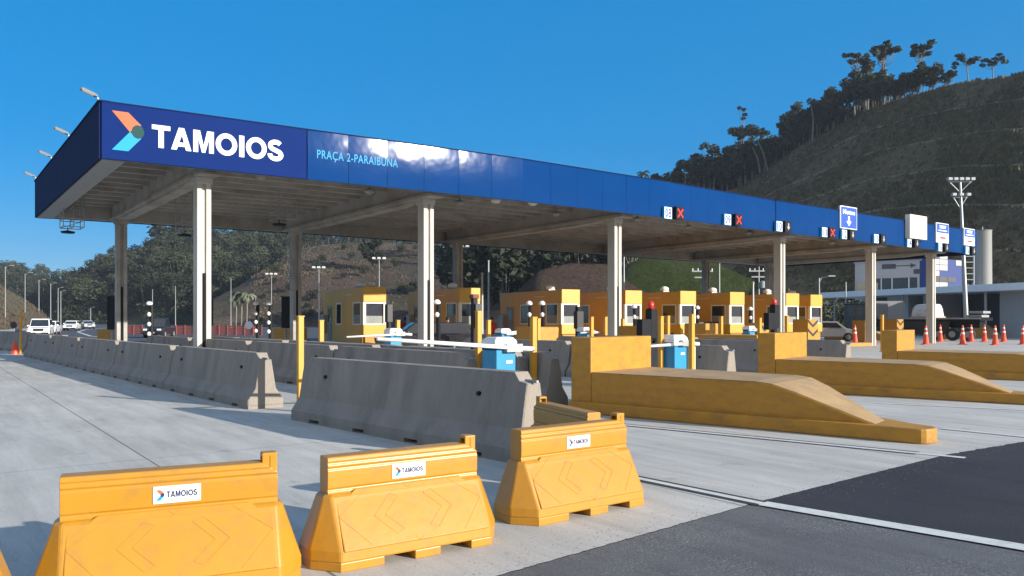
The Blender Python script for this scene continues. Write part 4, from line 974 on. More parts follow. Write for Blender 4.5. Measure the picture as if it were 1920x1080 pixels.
# ------------------------------------------------------------------ gates
def gate(lab, loc, arm, rot, h=1.02, blue=True):
    t = thing('barrier_gate', lab, 'barrier gate', loc, rot, 'toll barrier gates')
    k = MB(); k.box(-.22, .22, -.2, .2, 0, h); cb_ = k.build('cabinet', M['blue_cab'], t, bevel=.02)
    k = MB(); k.box(.0, .14, -.205, -.199, h - .24, h - .19); k.build('cabinet_label', M['white'], cb_)
    k = MB(); k.box(-.225, .225, -.205, .205, h, h + .04); k.build('cabinet_rim', M['black'], t)
    k = MB(); k.loft([[(-.25, -.21, h + .04), (.25, -.21, h + .04), (.25, .21, h + .04), (-.25, .21, h + .04)], [(-.25, -.21, h + .15), (.25, -.21, h + .15), (.25, .21, h + .15), (-.25, .21, h + .15)], [(-.17, -.15, h + .22), (.2, -.15, h + .22), (.2, .15, h + .22), (-.17, .15, h + .22)]]); k.build('cabinet_hood', M['white'], t, bevel=.02)
    a = Vector((.28, -.26, h + .02)); k = MB(); e = Vector((-arm[0], -.26, arm[1])); ar_d = (e - a)
    k.path([tuple(a + Vector((.3, 0, -.02))), tuple(a), tuple(e)], [.045, .04, .03], 8); ar = k.build('arm', M['white'], t, smooth=True)
    k = MB(); k.box(-.06, .3, -.30, -.2, h - .04, h + .1); k.build('arm_clamp', M['galv'], ar); return t
gr = R(40)
gate('nearest barrier gate, blue cabinet with its white arm reaching left over the lane', (-.23, 14.0, 0), (2.62, 1.31), gr, 1.08)
gate('barrier gate with dark blue cabinet right behind the nearest yellow island', (3.75, 18.3, 0), (1.35, 1.02), gr, 1.04)
for px, Y, arm, lab in ((737, 27, (1.9, 1.05), 'small barrier gate in front of the leftmost booth with its pale arm pointing left'), (1096, 31, (.5, 1.1), 'small barrier gate between the longest booth and the third column'), (1404, 38, (.4, 1.1), 'small barrier gate left of the fourth front column')):
    gate(lab, ((px - 960) / F * Y, Y, 0), arm, gr, 1.1)
g_ = gate('small barrier gate before the longest booth with its arm pointing right', ((943 - 960) / F * 31, 31, 0), (.3, 1.1), gr, 1.05)
k = MB(); k.path([(.2, -.26, 1.1), (1.6, -.5, 1.28)], [.05, .035], 8); k.build('arm', M['white'], g_)
# white post beside second cabinet
t = thing('white_post', 'short white post right of the second blue cabinet', 'post', (4.2, 18.5, 0), ROTU); k = MB(); k.box(-.07, .07, -.07, .07, 0, .98); k.build('shaft', M['offwhite'], t, bevel=.01); k = MB(); k.box(-.08, .08, -.08, .08, .98, 1.0); k.build('cap', M['galv'], t)

# ------------------------------------------------------------------ camera posts, signals
def cam_post(lab, px, ptop, Y, lamps=3):
    h = atY(px, ptop, Y).z; t = thing('camera_post', lab, 'camera post', ((px - 960) / F * Y, Y, 0), ROTU, 'black camera posts with white heads')
    k = MB(); k.tube((0, 0, 0), (0, 0, h), .085, n=10); k.build('pole', M['black'], t)
    for j in range(lamps):
        z = h - .02 - j * .42; k = MB()
        if j == 0: k.lathe([(.05, -.04), (.14, 0), (.13, .07), (.07, .14), (.02, .15)], -.1, -.06, z, 12)
        else: k.lathe([(.03, -.1), (.07, -.07), (.09, .02), (.04, .08), (.02, .09)], -.12, -.1, z, 10)
        k.build('camera_head', M['white'], t, smooth=True)
for px, pt_, Y, n_, lab in ((284, 570, 34, 4, 'black camera post with white heads standing before the parked dark pickup'), (483, 570, 38, 4, 'left one of two camera posts side by side before the brown hill'), (507, 570, 37, 4, 'right one of two camera posts side by side before the brown hill'),
        (822, 568, 30, 2, 'black camera post with white head before the booth behind the second column'), (994, 570, 33, 2, 'left camera post against the side of the longest booth'), (1018, 570, 33, 2, 'right camera post against the side of the longest booth'), (1190, 576, 36, 2, 'camera post before the booth half hidden by the third column'), (1308, 578, 40, 2, 'camera post right of the booth beside the third column'), (1407, 580, 42, 2, 'camera post right of the booth midway between columns')):
    cam_post(lab, px, pt_, Y, n_)
def signal_post(lab, px, ptop, Y):
    h = atY(px, ptop, Y).z; t = thing('lane_signal_post', lab, 'signal post', ((px - 960) / F * Y, Y, 0), ROTU, 'black signal posts with red lamps')
    k = MB(); k.box(-.09, .09, -.09, .09, 0, h - .2); k.build('pole', M['black'], t)
    k = MB(); k.box(-.55, -.08, -.15, .12, h - 1.25, h - .55); k.build('display', M['black'], t, bevel=.02)
    k = MB(); k.box(-.13, .17, -.16, .12, h - 1.2, h - .22); k.build('signal_head', M['black'], t, bevel=.02)
    k = MB(); k.lathe([(.1, -.2), (.1, .02), (.05, .08), (.01, .09)], .02, 0, h - .05, 12); k.build('beacon', M['red'], t, smooth=True)
signal_post('black signal post with red lamp right of the third front column', 1220, 567, 26)
signal_post('black signal post with red lamp hugging the fourth front column', 1451, 562, 33)
t = thing('black_post', 'tall black square post left of the near blue cabinet', 'post', (*atY(889, 0, 16.2)[:2], 0), ROTU); hh = atY(889, 560, 16.2).z
k = MB(); k.box(-.055, .055, -.055, .055, 0, hh); k.build('shaft', M['black'], t, bevel=.01); k = MB(); k.box(-.08, .08, -.08, .08, hh, hh + .09); k.build('head', M['pink_rust'], t, bevel=.02)
k = MB(); k.box(-.03, .13, -.1, -.055, hh - .6, hh - .1); k.build('reader_box', M['stripe_black'], t, bevel=.01)
t = thing('black_post', 'black post beside the lower right corner of the longest booth', 'post', (*atY(1085, 0, 36)[:2], 0), ROTU); k = MB(); k.box(-.13, .13, -.1, .1, 0, 2.2); k.build('shaft', M['black'], t, bevel=.02); k = MB(); k.box(-.2, .2, -.13, .13, 1.2, 2.0); k.build('reader_box', M['stripe_black'], t, bevel=.02)
t = thing('black_post', 'black post right of the window of the leftmost booth', 'post', (*atY(729, 0, 35)[:2], 0), ROTU); k = MB(); k.box(-.08, .08, -.1, .1, 0, 2.3); k.build('shaft', M['black'], t, bevel=.02); k = MB(); k.box(-.14, .14, -.13, .13, 1.5, 2.3); k.build('reader_box', M['stripe_black'], t, bevel=.02)
for px0, px1, pt_, pb_, Y, lab in ((203, 217, 556, 618, 43, 'tall black display box seen from behind, left of the first rear column'), (529, 543, 557, 615, 45, 'tall black display box left of the second rear column')):
    a = atY(px0, pb_, Y); b = atY(px1, pt_, Y); t = thing('display_box', lab, 'display box', ((a.x + b.x) / 2, Y, 0), 0, 'tall black display boxes'); wd = (b.x - a.x) / 2
    k = MB(); k.box(-wd, wd, -.15, .15, a.z, b.z); k.build('cabinet', M['black'], t, bevel=.02); k = MB(); k.tube((0, 0, 0), (0, 0, a.z), .07); k.build('stand', M['galv'], t)
    k = MB(); k.box(-wd - .03, wd + .03, -.2, .2, b.z, b.z + .04); k.build('hood', M['stripe_black'], t)

# yellow blocks (ends of farther islands)
GY = 'yellow end blocks of the farther islands'
def yblock(lab, px0, px1, pt_, pb_, Y, dep=1.2, chev=False, rot=ROTU):
    a = atY(px0, pb_, Y); b = atY(px1, pt_, Y); wd = (b.x - a.x) / math.cos(rot); wd = min(wd, 3.5)
    t = thing('end_block', lab, 'end block', (a.x, Y, 0), rot, GY); H = b.z
    k = MB(); k.box(0, wd, 0, dep, 0, H); k.build('block', M['island'], t, bevel=.03)
    k = MB(); k.box(.02, wd - .02, .02, dep - .02, H, H + .012); k.build('dusty_top', M['island_top'], t)
    if chev:
        k = MB()
        for z in (H * .42, H * .74): k.prism([(0.02, z + .26), (wd / 2, z - .04), (wd - .02, z + .26), (wd - .02, z + .42), (wd / 2, z + .12), (.02, z + .42)], -.012, .004, 'y')
        k.build('chevron', M['stripe_black'], t)
yblock('dull yellow block beneath the left tall display box', 182, 215, 618, 636, 52, rot=R(-30))
yblock('dull yellow block beneath the second tall display box', 512, 560, 615, 634, 50, rot=R(-20))
yblock('pale lit yellow block left of centre below the longest booth', 1007, 1050, 614, 633, 27)
yblock('small lit yellow block right of the third front column', 1203, 1217, 612, 631, 29)
yblock('lit yellow block before the booth midway between the columns', 1323, 1353, 607, 626, 34)
yblock('yellow block with black chevrons left of the fourth front column', 1425, 1448, 606, 625, 38, .8, True)
yblock('yellow block with black chevrons between the rightmost booths', 1515, 1541, 599, 619, 45, 1.0, True)
yblock('yellow block with black chevrons left of the cones', 1622, 1641, 601, 617, 57, 1.0, True)
yblock('yellow block with black chevrons before the truck', 1682, 1702, 599, 615, 57.5, 1.0, True)
for x0, x1, pt_, Y, lab in ((1545, 1640, 621, 64, 'low brown yellow island wall behind the two leftmost cones'), (1735, 1775, 614, 66, 'low yellow wall behind the cones left of the truck end'), (1808, 1850, 610, 72, 'low yellow wall at the rear of the truck'), (1290, 1420, 627, 29, 'low yellow island wall right of the second blue cabinet')):
    a = atY(x0, pt_, Y); tg = (x1 - 960) / F; wd = (tg * a.y - a.x) / (.77 + .64 * tg)
    t = thing('low_island', lab, 'island', (a.x, Y, 0), IR, 'low yellow island walls'); k = MB(); k.box(0, wd, 0, 1.3, 0, a.z); k.build('wall', M['island'], t, bevel=.03)
    k = MB(); k.prism([(wd, 0), (wd + 1.4, 0), (wd, a.z)], .1, 1.2, 'y'); k.build('ramp', M['island_top'], t)

# cones
def cone():
    t = thing('traffic_cone', 'orange cone', 'traffic cone', (0, 0, 0), 0, 'orange traffic cones'); k = MB(); k.box(-.2, .2, -.2, .2, 0, .04); k.build('base', M['cone'], t, bevel=.01)
    k = MB(); k.lathe([(.165, .04), (.04, 1.12), (.028, 1.15)], n=14); cb_ = k.build('cone_body', M['cone'], t, smooth=False)
    for z in (.62, .88): k = MB(); r = .165 - (z - .04) * .1157; k.lathe([(r + .003, z), (r - .010, z + .1)], n=14); k.build('white_band', M['white'], cb_)
    return t
co = cone(); CP = [(1603, 645, 'leftmost cone, left of the third island block'), (1638, 645, 'second cone from the left, close to the third island block'), (1736, 647, 'cone half hidden behind the third island block'), (1763, 638, 'cone directly right of the third island block'), (1805, 647, 'tall cone below the middle of the truck bed'), (1821, 636, 'cone just behind and right of the tall middle cone'), (1846, 631, 'small cone below the truck rear'), (1866, 648, 'nearest tall cone toward the right edge'), (1882, 632, 'small cone right of the truck rear'), (1918, 647, 'cone cut by the right photo edge')]
for i, (px, py, lab) in enumerate(CP):
    p = G(px, max(py - 1, 641)); o = co if i == 0 else dup(co, p, 0, 'orange ' + lab); o.location = p; o['label'] = 'orange ' + lab; o.scale = (1.15, 1.15, 1.1)
# orange post and netting
t = thing('orange_post', 'leaning orange post and cone by the barriers at the far left', 'post', (*atY(38, 0, 37)[:2], 0), 0); k = MB(); k.tube((0, 0, 0), (.05, 0, 2.1), .05); k.build('shaft', M['post'], t); k = MB(); k.lathe([(.18, 0), (.05, .6)], -.25, 0, 0, 12); k.build('cone_body', M['cone'], t)
t = thing('orange_safety_net', 'long orange netting fence across the far asphalt left of the columns', 'safety net', (0, 0, 0))
xs = [235 + i * 16 for i in range(17)]; k = MB()
for i in range(len(xs) - 1):
    a = atY(xs[i], 0, 84 - i * .3); b = atY(xs[i + 1], 0, 84 - (i + 1) * .3)
    for j in range(5):
        z = .12 + j * .19; k.add([(a.x, a.y, z), (b.x, b.y, z), (b.x, b.y, z + .13), (a.x, a.y, z + .13), (a.x, a.y + .03, z), (b.x, b.y + .03, z), (b.x, b.y + .03, z + .13), (a.x, a.y + .03, z + .13)], [(0, 1, 2, 3), (4, 7, 6, 5), (0, 4, 5, 1), (3, 2, 6, 7)])
k.build('net', M['orange_net'], t)
for i, x in enumerate(xs): a = atY(x, 0, 84 - i * .3); k = MB(); k.tube((a.x, a.y - .04, 0), (a.x, a.y - .04, 1.1), .04, n=6); k.build('post', M['orange_net'], t)
# guard rail
t = thing('guard_rail', 'pale metal guard rail along the highway at the left edge', 'guard rail', (0, 0, 0)); pts = [atY(x, 0, y) for x, y in ((-60, 58), (0, 68), (60, 84), (100, 110), (125, 150))]; k = MB()
for a, b in zip(pts, pts[1:]): a.z = b.z = .62; k.path([a, b], .13, 6)
k.build('rail', M['galv'], t)
for a, b in zip(pts, pts[1:]):
    for j in range(4): p = a.lerp(b, j / 4); k = MB(); k.box(p.x - .05, p.x + .05, p.y + .14, p.y + .24, 0, .75); k.build('post', M['galv'], t)
# round sign by highway
t = thing('road_sign', 'dark round road sign on a short pole at the foot of the left bank', 'road sign', (*atY(26, 0, 60)[:2], 0)); k = MB(); k.tube((0, 0, 0), (0, 0, 1.1), .04); k.build('pole', M['galv'], t); k = MB(); k.tube((0, -.06, 1.22), (0, -.02, 1.22), .26, n=18); k.build('disc', M['black'], t)
t = thing('road_sign', 'pale round road sign beside the orange netting, left of the two camera posts', 'road sign', (*atY(467, 0, 60)[:2], 0)); k = MB(); k.tube((0, 0, 0), (0, 0, 1.2), .04); k.build('pole', M['galv'], t); k = MB(); k.tube((0, -.06, 1.2), (0, -.02, 1.2), .3, n=18); k.build('disc', M['white'], t)

# ------------------------------------------------------------------ lamp posts
LPG = 'slim grey lamp posts'
def lamp_post(px, ptop, lab, h=10, kind='arm', Y=None):
    if Y is None: Y = F * (h - EYE) / (HZ - ptop)
    else: h = atY(px, ptop, Y).z
    t = thing('lamp_post', lab, 'lamp post', ((px - 960) / F * Y, Y, 0), 0, LPG); k = MB(); r = .0011 * Y * .55; r = max(.09, min(r, .16)); k.tube((0, 0, 0), (0, 0, h), r, r * .6, 8); k.build('pole', M['galv'], t)
    k = MB()
    if kind == 'arm': k.path([(0, 0, h - .4), (.25, 0, h), (1.0, -.2, h + .15)], .05, 6); k.build('arm', M['galv'], t); k = MB(); k.box(.8, 1.5, -.35, -.1, h + .1, h + .24); k.build('lamp_head', M['galv'], t, bevel=.03)
    elif kind == 'none': k.lathe([(r * .8, 0), (r * .9, .1), (.02, .14)], 0, 0, h, 8); k.build('cap', M['galv'], t)
    elif kind == 'cross':
        k.box(-1.2, 1.2, -.06, .06, h - .6, h - .45); k.box(-.9, .9, -.06, .06, h - 1.3, h - 1.15); k.build('cross_arm', M['galv'], t)
        for x in (-1.1, -.5, .5, 1.1): k = MB(); k.tube((x, 0, h - .45), (x, 0, h - .2), .06); k.build('insulator', M['white'], t)
        k = MB(); k.lathe([(.1, 0), (.3, .05), (.3, .8), (.1, .9)], .45, 0, h - 2.6, 10); k.build('transformer', M['galv'], t)
    else:
        k.box(-.9, .9, -.05, .05, h - .1, h); k.build('head_frame', M['galv'], t)
        for j, x in enumerate((-.8, 0, .8)): k = MB(); k.loft([[(x + a * .26, b, h + .02) for a, b in ((-1, -.3), (1, -.3), (1, .1), (-1, .1))], [(x + a * .2, b - .15, h + .3) for a, b in ((-1, -.2), (1, -.2), (1, .1), (-1, .1))]]); k.build('floodlight', M['white'], t)
ord_ = ['first', 'second', 'third', 'fourth', 'fifth', 'sixth']
for i, (px, pt_) in enumerate(((10, 500), (47, 513), (73, 525), (95, 532), (109, 540), (114, 546))): lamp_post(px, pt_, '%s lamp post from the left photo edge, along the highway' % ord_[i])
lamp_post(147, 582, 'short distant lamp post left of the first rear column', 6); lamp_post(170, 577, 'distant curved lamp post beyond the white cars', 6)
lamp_post(193, 580, 'distant thin post touching the left display box', 6, 'none')
lamp_post(248, 582, 'short thin post right of the first rear column', 6, 'none'); lamp_post(286, 543, 'plain pole behind the camera post near the dark pickup', 10, 'none')
lamp_post(329, 537, 'plain tall pole left of the white front column', 10, 'none'); lamp_post(433, 522, 'plain tall pole before the pale palms', 10, 'none')
lamp_post(509, 515, 'lamp mast behind the right one of the paired camera posts', 10, 'flood'); lamp_post(598, 503, 'lamp mast left of the leftmost booth', 10, 'flood'); lamp_post(711, 486, 'lamp mast rising behind the leftmost booth', 11, 'flood')
lamp_post(866, 463, 'lamp mast behind the booth right of the second column', 12, 'flood'); lamp_post(904, 515, 'white pole left of the longest booth', 0, 'none', 42); lamp_post(916, 491, 'tall grey pole just left of the longest booth', 0, 'none', 60)
lamp_post(1170, 482, 'slim pole just right of the third front column', 0, 'none', 70); lamp_post(1317, 500, 'utility pole with cross arms and transformer behind the booths', 0, 'cross', 90)
lamp_post(1349, 495, 'plain pole right of the utility pole', 0, 'none', 90); lamp_post(1412, 532, 'white pole beside the booth midway between the columns', 0, 'none', 46); lamp_post(1423, 500, 'grey pole left of the fourth front column', 0, 'cross', 95)
lamp_post(1536, 521, 'thin lamp post above the rightmost booth', 0, 'arm', 80); lamp_post(1586, 531, 'thin short lamp post left of the fifth column', 0, 'none', 85)
lamp_post(1770, 548, 'thin grey post under the white roof right of the sixth column', 0, 'none', 82)
# high mast
t = thing('light_mast', 'tall mast with two rings of floodlights behind the right end of the canopy', 'light mast', (*atY(1813, 0, 66)[:2], 0)); X0 = t.location.x; ht = atY(1800, 336, 66).z; off = (1800 - 1813) / F * 66
k = MB(); k.path([(0, 0, 0), (off * .5, 0, ht * .5), (off, 0, ht)], [.22, .16, .09], 8); k.build('pole', M['galv'], t)
for z, n_, rr_ in ((ht, 5, .95), (ht - 1.3, 3, .6)):
    k = MB(); k.box(off - rr_, off + rr_, -.04, .04, z - .25, z - .17); k.path([(off, 0, z - 1.1), (off - rr_ * .9, 0, z - .25)], .035, 5); k.path([(off, 0, z - 1.1), (off + rr_ * .9, 0, z - .25)], .035, 5); k.build('head_frame', M['galv'], t)
    for j in range(n_): x = off - rr_ + 2 * rr_ * j / (n_ - 1); k = MB(); k.box(x - .17, x + .17, -.3, .05, z - .13, z + .12); k.build('floodlight', M['galv'], t, bevel=.03)

# ------------------------------------------------------------------ administration building, white roof, silo
t = thing('office_building', 'grey clad office building with window band and blue chequered end behind the canopy', 'building', (0, 0, 0)); D = 95
A = atY(1603, 0, 95); Bc = atY(1742, 0, 90); d = Vector((Bc.x - A.x, Bc.y - A.y, 0)); L_ = d.length; d.normalize(); q = Vector((-d.y, d.x, 0)); Mx = frame(Vector((A.x, A.y, 0)), d, q)
zt = atY(1745, 488, 90).z; zb_ = 4.0
k = MB(); k.box(0, L_, 0, 9, zb_, zt, None, Mx); k.build('wall', M['grey_panel'], t)
k = MB(); k.box(-.1, L_ + .1, -.1, 9.1, zt, zt + .15, None, Mx); k.build('roof', M['galv'], t)
k = MB(); k.box(.3, 2.6, -.06, -.003, 4.4, 6.0, None, Mx); k.build('tan_panel', M['tan_panel'], t)
for j, (x0, x1) in enumerate(((4.2, 6.1), (6.2, 8.6), (8.7, 12.4), (12.5, 14.4))):
    k = MB(); k.box(L_ * x0 / 17, L_ * x1 / 17, -.05, -.003, 5.0, 6.5, None, Mx); wn = k.build('window', M['glass'], t); k = MB(); k.box(L_ * x0 / 17, L_ * x0 / 17 + .09, -.12, -.051, 5.0, 6.5, None, Mx); k.build('mullion', M['white'], wn)
for x0, x1, z in ((6.4, 9.6, 7.6), (13.6, 16.2, 6.9)): k = MB(); k.box(L_ * x0 / 17, L_ * x1 / 17, -.04, -.003, z, z + .55, None, Mx); k.build('louvre', M['dark_panel'], t)
k = MB(); k.box(L_ * .56, L_ * .8, -.05, -.003, 7.85, 7.95, None, Mx); k.prism([(L_ * .76, 7.6), (L_ * .84, 7.9), (L_ * .76, 8.15)], -.05, -.003, 'y', None, Mx); k.build('arrow_mark', M['dark_panel'], t)
C = atY(1745, 0, 89.5); E = atY(1806, 0, 93); d2_ = Vector((E.x - C.x, E.y - C.y, 0)); L2 = d2_.length; d2_.normalize(); q2_ = Vector((-d2_.y, d2_.x, 0)); My = frame(Vector((C.x, C.y, 0)), d2_, q2_)
k = MB(); k.box(0, L2, 0, 6, zb_, zt + .2, None, My); k.build('blue_wing', M['wing_blue'], t)
rn = random.Random(4)
for i in range(4):
    for j in range(8):
        if rn.random() < (.95, .85, .5, .15)[i]:
            k = MB(); k.box(i * L2 / 4 + .03, (i + 1) * L2 / 4 - .03, -.06, -.003, zb_ + j * .66, zb_ + j * .66 + .6, None, My); k.build('cladding_panel', M['grey_panel'] if rn.random() < .75 else M['dark_panel'], t)
# white flat roof with dark bays beneath
t = thing('roofed_yard', 'long low building with white roof edge and dark bays at the right', 'building', (0, 0, 0)); a = atY(1535, 0, 92); b = atY(1925, 0, 66); d = Vector((b.x - a.x, b.y - a.y, 0)); L_ = d.length; d.normalize(); q = Vector((-d.y, d.x, 0)); Mx = frame(Vector((a.x, a.y, 0)), d, q)
zr = 1.6 + (600 - 559) / F * 92; k = MB(); k.box(0, L_, 0, 16, zr, zr + .62, None, Mx); k.build('roof', M['white'], t, bevel=.03)
k = MB(); k.box(.5, L_ + 14, 6, 15.5, 0, zr - .002, None, Mx); k.build('wall', M['dark_panel'], t)
for x0, x1 in ((8, 11), (13, 14.4), (L_ - 5, L_ + 6)): k = MB(); k.box(x0, x1, 2.6, 6.1, 0, zr - .003, None, Mx); k.build('bay_wall', M['grey_panel'], t)
for x in (1.5, 12, 22, 31): k = MB(); k.tube(Mx @ Vector((x, 1, 0)), Mx @ Vector((x, 1, zr - .003)), .12); k.build('post', M['galv'], t)
for x in (15.5, 26): k = MB(); k.lathe([(.02, -.3), (.16, -.2), (.16, .2), (.02, .3)], *(Mx @ Vector((x, 2.5, 0))).xy, 2.5, 10); k.build('globe_lamp', M['white'], t)
# silo with ladder tower
Y = 84; a = atY(1842, 0, Y); zt_ = atY(1842, 434, Y).z; rs = 15.5 / F * Y
t = thing('water_tower', 'plain grey cylindrical concrete tower right of the canopy end', 'tower', (a.x, Y, 0)); k = MB(); k.lathe([(rs * 1.06, 0), (rs, zt_ * .9), (rs, zt_), (rs * 1.04, zt_), (rs * 1.04, zt_ + .1)], n=28); k.build('shaft', M['silo'], t, smooth=False)
k = MB(); k.tube((0, 0, zt_), (0, 0, zt_ + .5), .05); k.build('lightning_rod', M['galv'], t)
Y = 82; a = atY(1815, 0, Y); t = thing('ladder_tower', 'slim steel lattice ladder tower left of the cylindrical tower', 'ladder tower', (a.x, Y, 0)); hh = atY(0, 452, Y).z
k = MB(); 
for x in (-.6, .6): k.tube((x, 0, 0), (x, 0, hh), .06, n=5)
for j in range(int(hh / .6)): k.tube((-.6, 0, .4 + j * .6), (.6, 0, .4 + j * .6), .045, n=5)
k.build('lattice', M['galv'], t)

# ------------------------------------------------------------------ vehicles
def car(lab, name, cat, loc, rot, paint, kind='suv', group=None):
    t = thing(name, lab, cat, loc, rot, group); H = {'suv': 1.72, 'hatch': 1.5, 'pickup': 1.75}[kind]; W = .88      # front faces -y, length along y
    low = [(-2.15, .32), (2.15, .32), (2.2, .6), (2.15, .95), (-1.2, .98), (-2.05, .84), (-2.2, .62)]
    k = MB(); k.prism([(a, b) for a, b in low], -W, W, 'x'); 
    k.build('body', paint, t, bevel=.06)
    ye = .55 if kind == 'pickup' else 2.0
    k = MB(); k.loft([[(-W + .05, -1.25, .96), (W - .05, -1.25, .96), (W - .05, ye + .1, .96), (-W + .05, ye + .1, .96)], [(-W + .17, -.55, H), (W - .17, -.55, H), (W - .17, ye - .25, H), (-W + .17, ye - .25, H)]]); cab = k.build('cabin', paint, t, bevel=.04)
    k = MB(); z0, z1 = 1.02, H - .1
    def wy(z): return -1.25 + (z - .96) / (H - .96) * .7
    def wx(z): return W - .05 - (z - .96) / (H - .96) * .12
    k.add([(-wx(z0) + .08, wy(z0) - .02, z0), (wx(z0) - .08, wy(z0) - .02, z0), (wx(z1) - .06, wy(z1) - .02, z1), (-wx(z1) + .06, wy(z1) - .02, z1)], [(0, 1, 2, 3)]); k.build('windscreen', M['glass'], t)
    for sg in (-1, 1):
        k = MB(); k.add([(sg * (wx(z0) + .012), wy(z0) + .2, z0), (sg * (wx(z0) + .012), ye - .12, z0), (sg * (wx(z1) + .012), ye - .35, z1), (sg * (wx(z1) + .012), wy(z1) + .12, z1)], [(0, 1, 2, 3)]); k.build('side_window', M['glass'], t)
        k = MB(); k.box(sg * .58 - .18, sg * .58 + .18, -2.23, -2.1, .66, .82); k.build('headlight', M['lamp_glass'], t, bevel=.03)
        for y in (-1.35, 1.35):
            k = MB(); k.tube((sg * .68, y, .33), (sg * .9, y, .33), .33, n=18); wl = k.build('wheel', M['rubber'], t, bevel=.02); k = MB(); k.tube((sg * .9, y, .33), (sg * .91, y, .33), .2, n=14); k.build('rim', M['galv'], wl)
        k = MB(); k.box(min(sg * .86, sg * 1.02), max(sg * .86, sg * 1.02), -1.0, -.88, 1.0, 1.14); k.build('mirror', paint, t, bevel=.02)
    k = MB(); k.box(-.4, .4, -2.235, -2.15, .60, .80); k.build('grille', M['black'], t); k = MB(); k.box(-.8, .8, -2.25, -2.1, .30, .46); k.build('bumper', M['black'], t, bevel=.03)
    k = MB(); k.box(-.2, .2, -2.262, -2.245, .42, .54); k.build('number_plate', M['plate'], t)
    return t
a = atY(77, 0, 74); car('white car driving towards the plaza, nearest one on the left highway', 'white_car', 'car', (a.x, a.y, 0), R(25), M['car_white'], 'suv')
a = atY(92, 0, 86); car('white car right behind the nearest white car on the highway', 'white_car', 'car', (a.x, a.y, 0), R(22), M['car_white'], 'hatch')
a = atY(135, 0, 120); car('small distant white car on the highway bend', 'white_car', 'car', (a.x, a.y, 0), R(20), M['car_white'], 'hatch')
a = atY(163, 0, 140); car('small distant silver car right of the distant white one', 'silver_car', 'car', (a.x, a.y, 0), R(40), M['car_silver'], 'hatch')
a = atY(299, 0, 72); car('dark pickup with white bonnet parked before the orange netting', 'parked_pickup', 'pickup', (a.x, a.y, 0), R(8), M['car_dark'], 'pickup')
a = atY(797, 0, 36); car('dark low car stopped at the booth behind the second front column', 'dark_car', 'car', (a.x, a.y, 0), R(-75), M['car_dark'], 'hatch')
a = atY(1553, 0, 60); car('silver car parked beyond the rightmost booth', 'silver_car', 'car', (a.x, a.y, 0), R(70), M['car_silver'], 'hatch')
a = atY(1290, 0, 46); car('dark car queuing behind the booth right of the third column', 'dark_car', 'car', (a.x, a.y, 0), R(-60), M['car_dark'], 'hatch')
# flatbed truck
a = atY(1660, 0, 66); b = atY(1850, 0, 60); d = Vector((b.x - a.x, b.y - a.y, 0)); TL = d.length; tr = math.atan2(d.y, d.x)
t = thing('flatbed_truck', 'dark flatbed truck parked under the white roof behind the cones', 'truck', (a.x, a.y, 0), tr)
k = MB(); k.box(0, TL, -1.2, 1.2, 1.55, 1.78); k.build('bed', M['black'], t); k = MB(); k.box(0, TL, -1.24, -1.2, 1.66, 1.78); k.build('side_rail', M['galv'], t)
k = MB(); k.box(.2, TL - .3, -.5, .5, 1.0, 1.55); k.build('chassis', M['black'], t); k = MB(); k.box(.4, TL - 2.2, -1.2, -1.15, .5, 1.5); k.build('side_guard', M['stripe_black'], t)
for x in (1.0, 2.2, TL - 3.2, TL - 2.0, TL - .9):
    k = MB(); k.tube((x, -1.2, .5), (x, -.9, .5), .5, n=20); wl = k.build('wheel', M['rubber'], t, bevel=.03); k = MB(); k.tube((x, -1.21, .5), (x, -1.19, .5), .25, n=14); k.build('rim', M['galv'], wl)
for j in range(2): k = MB(); k.box(TL - 1.1, TL, -.9 + j * .3, .5 + j * .3, 1.79 + j * .3, 1.98 + j * .3); k.build('folded_ramp', M['galv'], t, bevel=.03)
k = MB(); k.box(-3.0, -.3, -1.2, 1.2, .6, 3.0); cbm = k.build('cab', M['car_dark'], t, bevel=.1); k = MB(); k.box(-2.6, -1.2, -1.215, -1.205, 1.9, 2.7); k.build('cab_window', M['glass'], cbm)
fr = frame(Vector((a.x, a.y, 0)), d.normalized(), Vector((-d.y, d.x, 0)).normalized())
t2 = thing('wrapped_load', 'white wrapped bundle standing on the flatbed truck', 'load', fr @ Vector((TL * .44, 0, 1.78)), tr); k = MB(); k.loft([[(-.95, -.9, 0), (.95, -.9, 0), (.95, .9, 0), (-.95, .9, 0)], [(-.85, -.85, .7), (.85, -.85, .7), (.85, .85, .7), (-.85, .85, .7)], [(-.65, -.7, 1.05), (.75, -.7, 1.1), (.75, .7, 1.1), (-.65, .7, 1.05)]]); k.build('wrapping', M['truck_load'], t2, bevel=.12)
k = MB(); k.box(-1, 1, -.93, .93, 0.003, .1); k.build('pallet', M['tan_panel'], t2)
a = atY(1660, 0, 76); t = thing('box_trailer', 'pale blue grey box trailer parked behind the fifth and sixth columns', 'trailer', (a.x, a.y, 0), R(-5)); k = MB(); k.box(-1.3, 1.4, -1, 1, 1.5, 3.4); k.build('box', M['silo'], t, bevel=.04)
k = MB(); k.box(-1.2, 1.3, -.6, .6, .9, 1.498); k.build('chassis', M['black'], t)
for x in (-.8, .8): k = MB(); k.tube((x, -1, .5), (x, -.7, .5), .5, n=16); k.build('wheel', M['rubber'], t)

